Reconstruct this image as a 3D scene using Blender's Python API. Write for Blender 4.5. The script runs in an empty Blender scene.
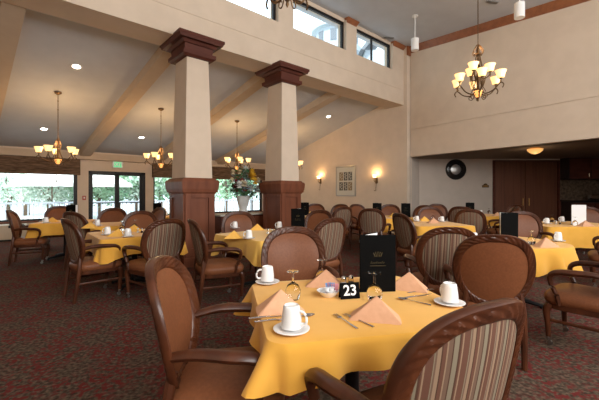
import bpy, bmesh, math, random
from math import sin, cos, pi, radians, sqrt, atan, atan2
from mathutils import Vector, Matrix
random.seed(7)
C = bpy.context.scene.collection
SC = bpy.context.scene

# ---------------------------------------------------------------- survey frame
# r = metres to the right of the standpoint, d = metres ahead of it, measured on the floor plan
FL = 345.0; EYE = 1.33
_a = atan(389/FL); Fx, Fy = cos(_a), sin(_a); Rx, Ry = Fy, -Fx
def W(r, d): return (Fx*d+Rx*r, Fy*d+Ry*r)
def ang(fr, fd):
    x, y = W(fr, fd); return atan2(y, x)
def PT(u, v, z):                       # point of height z seen in direction (u, v) from the standpoint
    d = (EYE-z)*FL/(v-193.0); return W((u-300)/FL*d, d)

# ---------------------------------------------------------------- materials
M = {}
def mat(name, col=(.5,.5,.5), rough=.5, metal=0, emit=None, es=0, trans=0, spec=.5, coat=0, ior=1.45, sheen=0):
    m = bpy.data.materials.new(name); m.use_nodes = True
    b = m.node_tree.nodes['Principled BSDF']
    b.inputs['Base Color'].default_value = (*col, 1); b.inputs['Roughness'].default_value = rough
    b.inputs['Metallic'].default_value = metal; b.inputs['Specular IOR Level'].default_value = spec
    b.inputs['Transmission Weight'].default_value = trans; b.inputs['Coat Weight'].default_value = coat
    b.inputs['IOR'].default_value = ior; b.inputs['Sheen Weight'].default_value = sheen
    if emit: b.inputs['Emission Color'].default_value = (*emit, 1); b.inputs['Emission Strength'].default_value = es
    M[name] = m; return m
def nodes(m): return m.node_tree.nodes, m.node_tree.links, m.node_tree.nodes['Principled BSDF']
def tex(m, coord='Object', scale=(1,1,1)):
    N, L, b = nodes(m)
    t = N.new('ShaderNodeTexCoord'); mp = N.new('ShaderNodeMapping'); mp.inputs['Scale'].default_value = scale
    L.new(t.outputs[coord], mp.inputs['Vector']); return mp
def ramp(m, stops, interp='LINEAR'):
    N, L, b = nodes(m); r = N.new('ShaderNodeValToRGB'); cr = r.color_ramp; cr.interpolation = interp
    while len(cr.elements) < len(stops): cr.elements.new(.5)
    for e, (p, c) in zip(cr.elements, stops): e.position = p; e.color = (*c, 1)
    return r
def noise_col(m, scale, c1, c2, detail=4, stretch=(1,1,1), lo=.35, hi=.65, bump=0):
    N, L, b = nodes(m); mp = tex(m, 'Object', stretch)
    n = N.new('ShaderNodeTexNoise'); n.inputs['Scale'].default_value = scale; n.inputs['Detail'].default_value = detail
    L.new(mp.outputs[0], n.inputs['Vector'])
    r = ramp(m, [(lo, c1), (hi, c2)]); L.new(n.outputs['Fac'], r.inputs[0]); L.new(r.outputs[0], b.inputs['Base Color'])
    if bump:
        bp = N.new('ShaderNodeBump'); bp.inputs['Strength'].default_value = bump; bp.inputs['Distance'].default_value = .01
        L.new(n.outputs['Fac'], bp.inputs['Height']); L.new(bp.outputs[0], b.inputs['Normal'])
    return m

noise_col(mat('wall_paint', rough=.85, spec=.2), 3, (.61,.50,.395), (.65,.535,.425), bump=.012)
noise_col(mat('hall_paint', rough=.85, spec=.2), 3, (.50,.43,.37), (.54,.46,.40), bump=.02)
noise_col(mat('ceiling_paint', rough=.9, spec=.2), 3, (.50,.515,.55), (.53,.545,.58), bump=.02)
noise_col(mat('beam_paint', rough=.85, spec=.2), 4, (.50,.39,.29), (.53,.42,.31))
noise_col(mat('mahogany', rough=.5, spec=.3), 9, (.135,.042,.020), (.19,.062,.030), stretch=(1,1,.12))
noise_col(mat('mahogany_dark', rough=.55, spec=.25), 9, (.07,.019,.012), (.10,.028,.017), stretch=(.3,.3,1))
noise_col(mat('crown_wood', rough=.4), 8, (.22,.075,.03), (.29,.10,.04))
noise_col(mat('chair_wood', rough=.36, coat=.12, spec=.4), 14, (.050,.0145,.006), (.088,.026,.010), stretch=(1,1,.3))
noise_col(mat('leather', rough=.42, spec=.28), 60, (.165,.058,.024), (.20,.071,.030), detail=3, bump=.05)
noise_col(mat('door_wood', rough=.45), 5, (.11,.038,.02), (.16,.06,.03), stretch=(3,3,.15))
noise_col(mat('cloth_gold', rough=.8, spec=.15, sheen=.2), 5, (.74,.375,.055), (.79,.41,.068))
noise_col(mat('cloth_pale', rough=.8, spec=.15, sheen=.2), 5, (.76,.44,.09), (.80,.48,.11))
noise_col(mat('napkin_peach', rough=.85, spec=.15), 40, (.64,.35,.205), (.68,.38,.23))
noise_col(mat('napkin_gold', rough=.85, spec=.15), 40, (.84,.46,.09), (.87,.50,.12))
mat('china', (.85,.85,.85), .15, coat=.4)
mat('glass', (1,1,1), .02, trans=1, ior=1.22)
mat('steel', (.62,.61,.60), .18, 1)
mat('dull_metal', (.30,.29,.27), .35, 1)
mat('bronze', (.13,.075,.035), .4, .8)
mat('black_frame', (.012,.012,.014), .4, spec=.3)
mat('black_vinyl', (.003,.003,.003), .6, spec=.06)
mat('brown_vinyl', (.05,.022,.012), .4)
mat('paper', (.80,.80,.80), .7)
mat('gold_print', (.12,.09,.04), .5)
mat('white_plastic', (.80,.80,.79), .4)
mat('white_print', (.85,.85,.85), .6)
mat('red_plastic', (.42,.10,.08), .5)
mat('lamp_shade', (.9,.8,.6), .4, emit=(1,.58,.19), es=1.6)
mat('amber_bowl', (.8,.45,.15), .4, emit=(1,.45,.12), es=1.3)
mat('sconce_flame', (1,.8,.5), .4, emit=(1,.66,.28), es=5)
mat('can_light', (1,1,1), .4, emit=(1,.9,.75), es=14)
mat('exit_green', (.1,.5,.25), .5, emit=(.15,.75,.35), es=.7)
mat('brass', (.55,.32,.10), .3, 1)
mat('aluminium', (.5,.5,.5), .4, 1)
mat('mirror_glass', (.45,.45,.45), .35, .8)
mat('silver_frame', (.36,.34,.30), .35, .6)
mat('mat_board', (.52,.50,.44), .8)
mat('art_dark', (.10,.095,.085), .8)
mat('art_ochre', (.22,.16,.09), .8)
mat('cream_enamel', (.55,.47,.36), .5)
mat('cabinet_dark', (.022,.014,.012), .4)
mat('counter_black', (.015,.014,.014), .2)
noise_col(mat('stone_splash', rough=.5), 14, (.05,.03,.018), (.16,.11,.07), bump=.2)
noise_col(mat('shade_weave', rough=.9, spec=.1), 9, (.075,.045,.028), (.20,.13,.085), stretch=(.5,1,5), bump=.1)
noise_col(mat('patio', rough=.9), 2, (.62,.62,.60), (.72,.72,.70))
noise_col(mat('leaf_green', rough=.6), 1.5, (.30,.55,.36), (.58,.76,.55))
noise_col(mat('leaf_pale', rough=.6), 1.5, (.55,.70,.60), (.80,.88,.80))
mat('bark', (.16,.11,.08), .9)
mat('fence_white', (.42,.45,.52), .6)
mat('canvas', (.9,.9,.9), .8)
mat('tower_stone', (.42,.47,.52), .8)
mat('roof_slate', (.16,.18,.21), .7)
mat('arr_green', (.05,.14,.05), .6); mat('arr_blue', (.20,.30,.34), .6); mat('petal_red', (.22,.012,.02), .6)
mat('petal_cream', (.66,.56,.38), .6); mat('petal_yellow', (.70,.42,.03), .6); mat('petal_white', (.7,.72,.7), .6)
mat('salt', (.8,.8,.8), .8); mat('pepper', (.08,.06,.05), .9)
mat('packet_pink', (.75,.30,.35), .6); mat('packet_blue', (.15,.35,.65), .6)
noise_col(mat('vase_white', rough=.3, coat=.3), 6, (.60,.60,.58), (.70,.70,.68))

# window panes: thin clear glass
def pane_mat():
    m = bpy.data.materials.new('pane_glass'); m.use_nodes = True; N = m.node_tree.nodes; L = m.node_tree.links
    N.remove(N['Principled BSDF']); o = N['Material Output']
    t = N.new('ShaderNodeBsdfTransparent'); t.inputs[0].default_value = (.93,.97,.97,1)
    g = N.new('ShaderNodeBsdfGlossy'); g.inputs['Roughness'].default_value = .03
    x = N.new('ShaderNodeMixShader'); x.inputs[0].default_value = .05
    L.new(t.outputs[0], x.inputs[1]); L.new(g.outputs[0], x.inputs[2]); L.new(x.outputs[0], o.inputs[0]); M['pane_glass'] = m
pane_mat()

# striped upholstery
def stripes():
    m = mat('stripe_fabric', rough=.75, spec=.2); N, L, b = nodes(m); mp = tex(m, 'Object')
    s = N.new('ShaderNodeSeparateXYZ'); L.new(mp.outputs[0], s.inputs[0])
    mu = N.new('ShaderNodeMath'); mu.operation = 'MULTIPLY_ADD'; mu.inputs[1].default_value = 1/.105; mu.inputs[2].default_value = 10.2
    L.new(s.outputs['Y'], mu.inputs[0]); fr = N.new('ShaderNodeMath'); fr.operation = 'FRACT'; L.new(mu.outputs[0], fr.inputs[0])
    A=(.13,.060,.040); B=(.28,.19,.125); D=(.08,.040,.026); E_=(.22,.185,.13); G=(.155,.095,.066)
    r = ramp(m, [(0,A),(.16,B),(.20,A),(.24,D),(.30,E_),(.44,D),(.48,G),(.60,B),(.64,A),(.74,D),(.78,B),(.88,G),(.93,E_),(.96,A)], 'CONSTANT')
    L.new(fr.outputs[0], r.inputs[0]); L.new(r.outputs[0], b.inputs['Base Color'])
stripes()

# patterned carpet: dark olive/brown ground, red vines on a diagonal lattice
def carpet():
    m = mat('carpet', rough=1, spec=.05); N, L, b = nodes(m); mp = tex(m, 'Object')
    mp.inputs['Rotation'].default_value = (0,0,radians(28))
    nz = N.new('ShaderNodeTexNoise'); nz.inputs['Scale'].default_value = 5; nz.inputs['Detail'].default_value = 3
    L.new(mp.outputs[0], nz.inputs['Vector'])
    mx = N.new('ShaderNodeMix'); mx.data_type = 'VECTOR'; mx.inputs[0].default_value = .14
    L.new(mp.outputs[0], mx.inputs[4]); L.new(nz.outputs['Color'], mx.inputs[5])
    v = N.new('ShaderNodeTexVoronoi'); v.feature = 'DISTANCE_TO_EDGE'; v.inputs['Scale'].default_value = 9; v.inputs['Randomness'].default_value = .45
    L.new(mx.outputs[1], v.inputs['Vector'])
    r1 = ramp(m, [(0,(1,1,1)),(.10,(1,1,1)),(.19,(0,0,0))]); L.new(v.outputs['Distance'], r1.inputs[0])
    n2 = N.new('ShaderNodeTexNoise'); n2.inputs['Scale'].default_value = 26; n2.inputs['Detail'].default_value = 3; L.new(mp.outputs[0], n2.inputs['Vector'])
    r2 = ramp(m, [(.46,(0,0,0)),(.54,(1,1,1))]); L.new(n2.outputs['Fac'], r2.inputs[0])
    mul = N.new('ShaderNodeMix'); mul.data_type='RGBA'; mul.blend_type='MULTIPLY'; mul.inputs[0].default_value=1
    L.new(r1.outputs[0], mul.inputs[6]); L.new(r2.outputs[0], mul.inputs[7])
    n3 = N.new('ShaderNodeTexNoise'); n3.inputs['Scale'].default_value = 34; n3.inputs['Detail'].default_value = 2; L.new(mp.outputs[0], n3.inputs['Vector'])
    g = ramp(m, [(.30,(.042,.023,.018)),(.44,(.066,.047,.034)),(.56,(.10,.075,.053)),(.70,(.17,.10,.075))]); L.new(n3.outputs['Fac'], g.inputs[0])
    vr = N.new('ShaderNodeTexVoronoi'); vr.inputs['Scale'].default_value = 2.3; vr.inputs['Randomness'].default_value = .12; L.new(mx.outputs[1], vr.inputs['Vector'])
    r4 = ramp(m, [(.16,(.12,.12,.12)),(.42,(1,1,1))]); L.new(vr.outputs['Distance'], r4.inputs[0])
    mul2 = N.new('ShaderNodeMix'); mul2.data_type='RGBA'; mul2.blend_type='MULTIPLY'; mul2.inputs[0].default_value=1
    L.new(mul.outputs[2], mul2.inputs[6]); L.new(r4.outputs[0], mul2.inputs[7]); mul = mul2
    fin = N.new('ShaderNodeMix'); fin.data_type='RGBA'; L.new(mul.outputs[2], fin.inputs[0]); L.new(g.outputs[0], fin.inputs[6]); fin.inputs[7].default_value = (.135,.024,.022,1)
    L.new(fin.outputs[2], b.inputs['Base Color'])
    bp = N.new('ShaderNodeBump'); bp.inputs['Strength'].default_value = .3; bp.inputs['Distance'].default_value = .005
    n4 = N.new('ShaderNodeTexNoise'); n4.inputs['Scale'].default_value = 160; L.new(mp.outputs[0], n4.inputs['Vector']); L.new(n4.outputs['Fac'], bp.inputs['Height']); L.new(bp.outputs[0], b.inputs['Normal'])
carpet()

# ---------------------------------------------------------------- mesh helpers
def NB(): return bmesh.new()
def obj(name, bm, m, parent=None, smooth=False, loc=None):
    bmesh.ops.recalc_face_normals(bm, faces=bm.faces)
    me = bpy.data.meshes.new(name); bm.to_mesh(me); bm.free()
    me.materials.append(M[m] if isinstance(m, str) else m)
    if smooth:
        for p in me.polygons: p.use_smooth = True
        try: me.set_sharp_from_angle(angle=radians(42))
        except Exception: pass
    o = bpy.data.objects.new(name, me); C.objects.link(o)
    if parent: o.parent = parent
    if loc: o.location = loc
    return o
def box(bm, x0, x1, y0, y1, z0, z1, bev=0, mtx=None):
    r = bmesh.ops.create_cube(bm, size=1); vs = r['verts']
    bmesh.ops.scale(bm, vec=(x1-x0, y1-y0, z1-z0), verts=vs)
    bmesh.ops.translate(bm, vec=((x0+x1)/2, (y0+y1)/2, (z0+z1)/2), verts=vs)
    if bev:
        es = list({e for v in vs for e in v.link_edges})
        rr = bmesh.ops.bevel(bm, geom=es, offset=bev, segments=2, affect='EDGES', profile=.5)
        vs = list({v for f in rr['faces'] for v in f.verts} | {v for v in vs if v.is_valid})
    if mtx is not None: bmesh.ops.transform(bm, matrix=mtx, verts=vs)
    return vs
def tube(bm, pts, rad, n=8, flat=1.0, cap=True, up=Vector((0,0,1))):
    """swept tube; rad number or list; flat scales the section along 'up'"""
    pts = [Vector(p) for p in pts]; rings = []
    if not isinstance(rad, (list, tuple)): rad = [rad]*len(pts)
    for i, p in enumerate(pts):
        t = (pts[min(i+1, len(pts)-1)]-pts[max(i-1, 0)]).normalized()
        u0 = up if abs(t.dot(up)) < .93 else Vector((1,0,0))
        a = t.cross(u0).normalized(); b = a.cross(t).normalized()
        rings.append([bm.verts.new(p+a*cos(2*pi*k/n)*rad[i]+b*sin(2*pi*k/n)*rad[i]*flat) for k in range(n)])
    for i in range(len(rings)-1):
        for k in range(n): bm.faces.new((rings[i][k], rings[i][(k+1)%n], rings[i+1][(k+1)%n], rings[i+1][k]))
    if cap: bm.faces.new(rings[0][::-1]); bm.faces.new(rings[-1])
def smoothpath(pts, k=4):
    P = [Vector(p) for p in pts]; out = []
    for i in range(len(P)-1):
        p0 = P[max(i-1,0)]; p1 = P[i]; p2 = P[i+1]; p3 = P[min(i+2,len(P)-1)]
        for j in range(k):
            t = j/k
            out.append(.5*((2*p1)+(p2-p0)*t+(2*p0-5*p1+4*p2-p3)*t*t+(3*p1-p0-3*p2+p3)*t**3))
    out.append(P[-1]); return out
def lathe(bm, prof, n=24, cx=0, cy=0, cz=0, closed=False, mtx=None):
    rings = []; allv = []
    for r, z in prof:
        ring = [bm.verts.new((cx+max(r,1e-4)*cos(2*pi*k/n), cy+max(r,1e-4)*sin(2*pi*k/n), cz+z)) for k in range(n)]
        rings.append(ring); allv += ring
    for i in range(len(rings)-1):
        for k in range(n): bm.faces.new((rings[i][k], rings[i][(k+1)%n], rings[i+1][(k+1)%n], rings[i+1][k]))
    if closed:
        for k in range(n): bm.faces.new((rings[-1][k], rings[-1][(k+1)%n], rings[0][(k+1)%n], rings[0][k]))
    else: bm.faces.new(rings[0]); bm.faces.new(rings[-1])
    if mtx is not None: bmesh.ops.transform(bm, matrix=mtx, verts=allv)
    return allv
def prism(bm, poly, z0, z1):
    a = [bm.verts.new((x,y,z0)) for x,y in poly]; b = [bm.verts.new((x,y,z1)) for x,y in poly]
    n = len(poly); bm.faces.new(a[::-1]); bm.faces.new(b)
    for i in range(n): bm.faces.new((a[i], a[(i+1)%n], b[(i+1)%n], b[i]))
def hexa(bm, lo, hi):
    a = [bm.verts.new(p) for p in lo]; b = [bm.verts.new(p) for p in hi]
    bm.faces.new(a[::-1]); bm.faces.new(b)
    for i in range(4): bm.faces.new((a[i], a[(i+1)%4], b[(i+1)%4], b[i]))
def thing(name, label, cat, loc=(0,0,0), rz=0, group=None):
    o = bpy.data.objects.new(name, None); C.objects.link(o); o.empty_display_size = .1
    o.location = loc; o.rotation_euler = (0,0,rz); o['label'] = label; o['category'] = cat
    if group: o['group'] = group
    return o
def tag(o, label, cat, group=None, kind=None):
    o['label'] = label; o['category'] = cat
    if group: o['group'] = group
    if kind: o['kind'] = kind
    return o
def struct(name, bm, m, parent=None, smooth=False):
    o = obj(name, bm, m, parent, smooth)
    if parent is None: o['kind'] = 'structure'
    return o
def structE(name):
    o = bpy.data.objects.new(name, None); C.objects.link(o); o['kind'] = 'structure'; return o
def dup(root, loc, rz, label, group=None, scale=None):
    r = root.copy(); C.objects.link(r); r.location = loc; r.rotation_euler = (0,0,rz); r['label'] = label
    if group: r['group'] = group
    for ch in list(root.children):
        c = ch.copy(); C.objects.link(c); c.parent = r
        for g in list(ch.children):
            q = g.copy(); C.objects.link(q); q.parent = c
    return r
def textmesh(name, s, size, m, parent, mtx, depth=.0006):
    cu = bpy.data.curves.new(name+'_font', 'FONT'); cu.body = s; cu.size = size; cu.extrude = depth; cu.align_x = 'CENTER'; cu.align_y = 'CENTER'
    cu.offset = size*.018
    t = bpy.data.objects.new(name+'_tmp', cu); C.objects.link(t); bpy.context.view_layer.update()
    me = bpy.data.meshes.new_from_object(t.evaluated_get(bpy.context.evaluated_depsgraph_get()))
    bpy.data.objects.remove(t); me.name = name; me.transform(mtx); me.materials.clear(); me.materials.append(M[m])
    o = bpy.data.objects.new(name, me); C.objects.link(o); o.parent = parent; return o

# ================================================================= SETTING
YH, YB = 6.08, 6.72          # header faces
ZH = 4.15                    # header underside
YW = 13.0; ZJ = 2.68         # window wall and height where the low ceiling meets it
XE = 9.84                    # end wall
XL = -2.6; YR = -3.6         # unseen left and rear walls
def zlow(y): return 4.36+(ZJ-4.36)*(y-YB)/(YW-YB)
def zhigh(y): return 6.02-.085*(YH-y)

b = NB(); box(b, XL-.3, 19, YR-.3, YW+.2, -.15, 0); struct('floor', b, 'carpet')
# low sloped ceiling
b = NB(); hexa(b, [(XL,YH+.1,zlow(YH+.1)),(XE+.3,YH+.1,zlow(YH+.1)),(XE+.3,YW+.2,zlow(YW+.2)),(XL,YW+.2,zlow(YW+.2))],
                  [(XL,YH+.1,zlow(YH+.1)+.15),(XE+.3,YH+.1,zlow(YH+.1)+.15),(XE+.3,YW+.2,zlow(YW+.2)+.15),(XL,YW+.2,zlow(YW+.2)+.15)])
struct('ceiling', b, 'ceiling_paint')
# high ceiling over the main hall
b = NB(); hexa(b, [(XL,YR,zhigh(YR)),(11.5,YR,zhigh(YR)),(11.5,YB,zhigh(YB)),(XL,YB,zhigh(YB))],
                  [(XL,YR,zhigh(YR)+.15),(11.5,YR,zhigh(YR)+.15),(11.5,YB,zhigh(YB)+.15),(XL,YB,zhigh(YB)+.15)])
struct('ceiling', b, 'ceiling_paint')
# header wall with the clerestory openings
SILL = 5.15; WINS = [(-2.0,.16),(.6,2.46),(2.9,4.75),(5.19,7.05),(7.48,9.22)]
b = NB(); box(b, XL, XE, YH, YB, ZH, SILL)
xs = [XL]+[x for w in WINS for x in w]+[XE]
for i in range(0, len(xs), 2): box(b, xs[i], xs[i+1], YH, YH+.30, SILL, zhigh(YH)+.1)
struct('wall_clerestory', b, 'wall_paint')
b = NB(); box(b, XL, XE, YH-.012, YH, ZH+.47, ZH+.49); struct('trim_1', b, 'wall_paint')
zt = 5.93
for i, (x0, x1) in enumerate(WINS):
    w = structE('window_%d' % (i+1))
    b = NB(); y0, y1 = YH+.10, YH+.16
    box(b, x0, x0+.05, y0, y1, SILL, zt); box(b, x1-.07, x1, y0, y1, SILL, zt); box(b, x0, x1, y0, y1, SILL, SILL+.02); box(b, x0, x1, y0, y1, zt-.07, zt)
    if i == 4: box(b, 8.30, 8.33, y0, y1, SILL, zt)
    obj('window_frame', b, 'black_frame', w)
    b = NB(); box(b, x0+.04, x1-.04, YH+.125, YH+.133, SILL+.015, zt-.04); obj('pane', b, 'pane_glass', w)
    b = NB(); box(b, x0, x1, YH+.08, YH+.3, zt, zhigh(YH)+.1); obj('window_head', b, 'wall_paint', w)
# wooden crown pieces on the piers between the windows
for j in range(len(WINS)):
    px0 = WINS[j][1]; px1 = WINS[j+1][0] if j < len(WINS)-1 else XE
    b = NB(); z0, z1 = zt-.03, zhigh(YH)
    hexa(b, [(px0+.02,YH-.01,z0),(px1-.02,YH-.01,z0),(px1-.02,YH+.05,z0),(px0+.02,YH+.05,z0)],
            [(px0-.02,YH-.10,z1),(px1+.02,YH-.10,z1),(px1+.02,YH+.05,z1),(px0-.02,YH+.05,z1)])
    struct('trim_%d' % (3+j), b, 'crown_wood')

# columns
def column(x0, x1, y0, y1, label):
    cx, cy = (x0+x1)/2, (y0+y1)/2; hx, hy = (x1-x0)/2, (y1-y0)/2
    t = thing('column', label, 'column', (cx,cy,0), 0, 'square columns under the header')
    def q(e, z): return [(-hx-e,-hy-e,z),(hx+e,-hy-e,z),(hx+e,hy+e,z),(-hx-e,hy+e,z)]
    b = NB(); hexa(b, q(-.02,1.5), q(-.075, 3.82)); obj('shaft', b, 'wall_paint', t)
    b = NB(); hexa(b, q(0,0), q(0,1.40)); obj('wainscot', b, 'mahogany', t)
    b = NB(); hexa(b, q(.02,1.31), q(.035,1.34)); hexa(b, q(.05,1.34), q(.06,1.40)); hexa(b, q(.065,1.40), q(.075,1.53)); hexa(b, q(.075,1.53), q(.06,1.57)); hexa(b, q(.04,1.57), q(.015,1.605)); obj('wainscot_cap', b, 'mahogany', t)
    b = NB(); hexa(b, q(.02,0), q(.02,.16)); hexa(b, q(.02,.16), q(.0,.19)); obj('plinth', b, 'mahogany', t)
    for f, (w_, ax) in enumerate(((hx,0),(hx,1),(hy,2),(hy,3))):
        b = NB(); s = w_-.115; o = .024
        for (a0,a1,z0,z1) in ((-w_+.005,-s,.19,1.36),(s,w_-.005,.19,1.36),(-s,s,.19,.33),(-s,s,1.24,1.36)):
            if ax == 0: box(b, a0,a1,-hy-o,-hy+.001,z0,z1,.003)
            if ax == 1: box(b, a0,a1,hy-.001,hy+o,z0,z1,.003)
            if ax == 2: box(b, -hx-o,-hx+.001,a0,a1,z0,z1,.003)
            if ax == 3: box(b, hx-.001,hx+o,a0,a1,z0,z1,.003)
        obj('panel_moulding', b, 'mahogany', t)
    b = NB(); hexa(b, q(-.02,3.80), q(.02,3.83)); hexa(b, q(.03,3.83), q(.03,3.90)); hexa(b, q(-.02,3.90), q(-.01,4.02)); hexa(b, q(.02,4.02), q(.05,4.07)); hexa(b, q(.12,4.07), q(.14,4.12)); hexa(b, q(.15,4.12), q(.15,4.17))
    obj('capital', b, 'mahogany_dark', t)
column(2.53, 3.10, 5.94, 6.60, 'square tapering column nearer the exit door, mahogany base and capital')
column(4.72, 5.28, 5.94, 6.60, 'square tapering column nearer the framed picture, mahogany base and capital')

# sloped beams under the low ceiling
for i, (xt, xb) in enumerate(((.08,-.33),(2.51,2.03),(4.86,4.38),(7.32,6.84))):
    b = NB(); w = .29; dp = .205
    hexa(b, [(xt,YB+.02,zlow(YB)-dp),(xt+w,YB+.02,zlow(YB)-dp),(xb+w,YW,zlow(YW)-dp),(xb,YW,zlow(YW)-dp)],
            [(xt,YB+.02,zlow(YB)+.02),(xt+w,YB+.02,zlow(YB)+.02),(xb+w,YW,zlow(YW)+.02),(xb,YW,zlow(YW)+.02)])
    struct('trim_%d' % (8+i), b, 'beam_paint')

# window wall (openings cut as strips)
def xw(u):
    k = (u-300)/FL; dx, dy = Fx+k*Rx, Fy+k*Ry; return dx*YW/dy
SW = .50; HW = 2.02
op = [(-2.2, xw(77.5), SW, 1.98, 'w'), (xw(88.5), xw(145.5), 0, 2.06, 'd'), (xw(153.5), xw(208), SW, 1.98, 'w'), (xw(212), xw(262.5), SW, 1.98, 'w')]
b = NB(); x = XL
for (a0, a1, z0, z1, k) in op:
    box(b, x, a0, YW, YW+.2, 0, ZJ+.1)
    if z0: box(b, a0, a1, YW, YW+.2, 0, z0)
    box(b, a0, a1, YW, YW+.2, z1, ZJ+.1); x = a1
box(b, x, XE+.3, YW, YW+.2, 0, ZJ+.1)
struct('wall_window', b, 'wall_paint')
b = NB(); box(b, XL, XE, YW-.14, YW-.001, ZJ-.24, ZJ-.06); box(b, XL, XE, YW-.17, YW-.001, ZJ-.27, ZJ-.24); struct('trim_12', b, 'beam_paint')
n = 6
for (a0, a1, z0, z1, k) in op:
    if k == 'w':
        w = structE('window_%d' % n); n += 1
        b = NB(); y0, y1 = YW+.05, YW+.11
        box(b, a0, a0+.06, y0, y1, z0, z1); box(b, a1-.10, a1, y0, y1, z0, z1); box(b, a0, a1, y0, y1, z0, z0+.05); box(b, a0, a1, y0, y1, z1-.05, z1)
        obj('window_frame', b, 'black_frame', w)
        b = NB(); box(b, a0+.05, a1-.05, y0+.025, y0+.032, z0+.04, z1-.04); obj('pane', b, 'pane_glass', w)
        b = NB(); box(b, a0-.03, a1+.03, YW-.07, YW+.05, z0-.04, z0, .008); obj('window_sill', b, 'mahogany', w)
w = structE('door_1'); a0, a1 = op[1][0], op[1][1]; am = (a0+a1)/2-.03
b = NB(); box(b, a0, a0+.06, YW+.02, YW+.12, 0, 2.06); box(b, a1-.12, a1, YW+.02, YW+.12, 0, 2.06); box(b, a0, a1, YW+.02, YW+.12, 1.98, 2.06); obj('door_frame', b, 'black_frame', w)
for s0, s1 in ((a0+.06, am), (am, a1-.12)):
    b = NB(); y0, y1 = YW+.04, YW+.09
    box(b, s0, s0+.07, y0, y1, .01, 1.98); box(b, s1-.07, s1, y0, y1, .01, 1.98); box(b, s0, s1, y0, y1, .01, .2); box(b, s0, s1, y0, y1, 1.93, 1.98)
    obj('door_leaf', b, 'black_frame', w)
    b = NB(); box(b, s0+.06, s1-.06, y0+.02, y0+.027, .18, 1.95); obj('pane', b, 'pane_glass', w)
    b = NB(); tube(b, [(s0+.06, y0-.05, 1.0), (s1-.06, y0-.05, 1.0)], .017); box(b, s0+.05, s0+.08, y0-.05, y0, .98, 1.02); box(b, s1-.08, s1-.05, y0-.05, y0, .98, 1.02); obj('push_bar', b, 'black_frame', w)
b = NB(); box(b, XL, a0, YW-.025, YW, 0, .14); box(b, a1, XE, YW-.025, YW, 0, .14); struct('baseboard_window', b, 'mahogany_dark')
# woven shades
for (a0, a1, z0, z1, k), lb in zip([o for o in op if o[4]=='w'], ('brown woven shade gathered over the wide window left of the exit door', 'brown woven shade over the narrow window right of the exit door', 'brown woven shade over the window behind the flower arrangement')):
    t = thing('window_shade', lb, 'window shade', ((a0+a1)/2, YW-.08, 0), 0, 'woven shades over the windows')
    b = NB(); hw = (a1-a0)/2+.06
    for j in range(5):
        zz = 1.90+j*.1
        hexa(b, [(-hw,-.02-.012*(5-j)*.4,zz),(hw,-.02-.012*(5-j)*.4,zz),(hw,.06,zz),(-hw,.06,zz)], [(-hw,-.045,zz+.1),(hw,-.045,zz+.1),(hw,.06,zz+.1),(-hw,.06,zz+.1)])
    obj('shade_cloth', b, 'shade_weave', t)
    if hw > 1.5:
        for cx_ in (xw(6)-(a0+a1)/2, xw(56)-(a0+a1)/2):
            b = NB(); tube(b, [(cx_, -.06, 1.92), (cx_, -.06, 1.74)], .006, 6); lathe(b, [(.004,.0),(.014,-.02),(.018,-.07),(.004,-.09)], 8, cx_, -.06, 1.74); obj('pull_cord', b, 'bark', t)

# end wall with the sconces, and the pier where header meets upper wall
b = NB(); box(b, XE, XE+.25, YH+.35, YW+.2, 0, 4.5); struct('wall_end', b, 'wall_paint')
b = NB(); box(b, XE-.02, XE, YB, YW, 0, .14); struct('baseboard_end', b, 'mahogany_dark')
def atu(u, d): return W((u-300)/FL*d, d)
p0 = (10.0, 5.94); p1 = (9.47, 1.25)          # line of the upper right wall
dxr, dyr = p1[0]-p0[0], p1[1]-p0[1]; Ln = sqrt(dxr**2+dyr**2); ex, ey = dxr/Ln, dyr/Ln; nx, ny = -ey, ex   # n points to +X side
if nx < 0: nx, ny = -nx, -ny
far = 9.8
pr_ = [(p0[0], p0[1]), (p0[0]+ex*far, p0[1]+ey*far), (p0[0]+ex*far+nx*.35, p0[1]+ey*far+ny*.35), (p0[0]+nx*.35, p0[1]+ny*.35)]
b = NB(); prism(b, pr_, 2.49, 6.4); struct('wall_upper_right', b, 'wall_paint')
pw = [(p0[0]-nx*.02, p0[1]-ny*.02), (p0[0]+ex*far-nx*.02, p0[1]+ey*far-ny*.02), (p0[0]+ex*far, p0[1]+ey*far), (p0[0], p0[1])]
b = NB(); prism(b, pw, 3.36, 3.42); struct('trim_13', b, 'wall_paint')
# crown on that wall follows the ceiling slope
def wl(s, o): return (p0[0]+ex*s+nx*o, p0[1]+ey*s+ny*o)
b = NB()
def crown(s0, s1):
    A, B = wl(s0,-.10), wl(s1,-.10); A1, B1 = wl(s0,-.02), wl(s1,-.02); D, E_ = wl(s0,.01), wl(s1,.01)
    z0, z1 = zhigh(A[1]), zhigh(B[1])
    hexa(b, [(*A1,z0-.20),(*B1,z1-.20),(*E_,z1-.20),(*D,z0-.20)], [(*A,z0),(*B,z1),(*E_,z1),(*D,z0)])
crown(0, far); struct('trim_14', b, 'crown_wood')
b = NB(); prism(b, [(XE, YH-.12), (10.12, YH-.12), (10.12, YH+.35), (XE, YH+.35)], 0, 6.3); struct('wall_pier', b, 'wall_paint')
b = NB(); prism(b, [(XE-.02, YH-.17), (10.0, YH-.17), (10.0, YH-.12), (XE-.02, YH-.12)], 5.72, 6.05); struct('trim_15', b, 'crown_wood')
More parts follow.
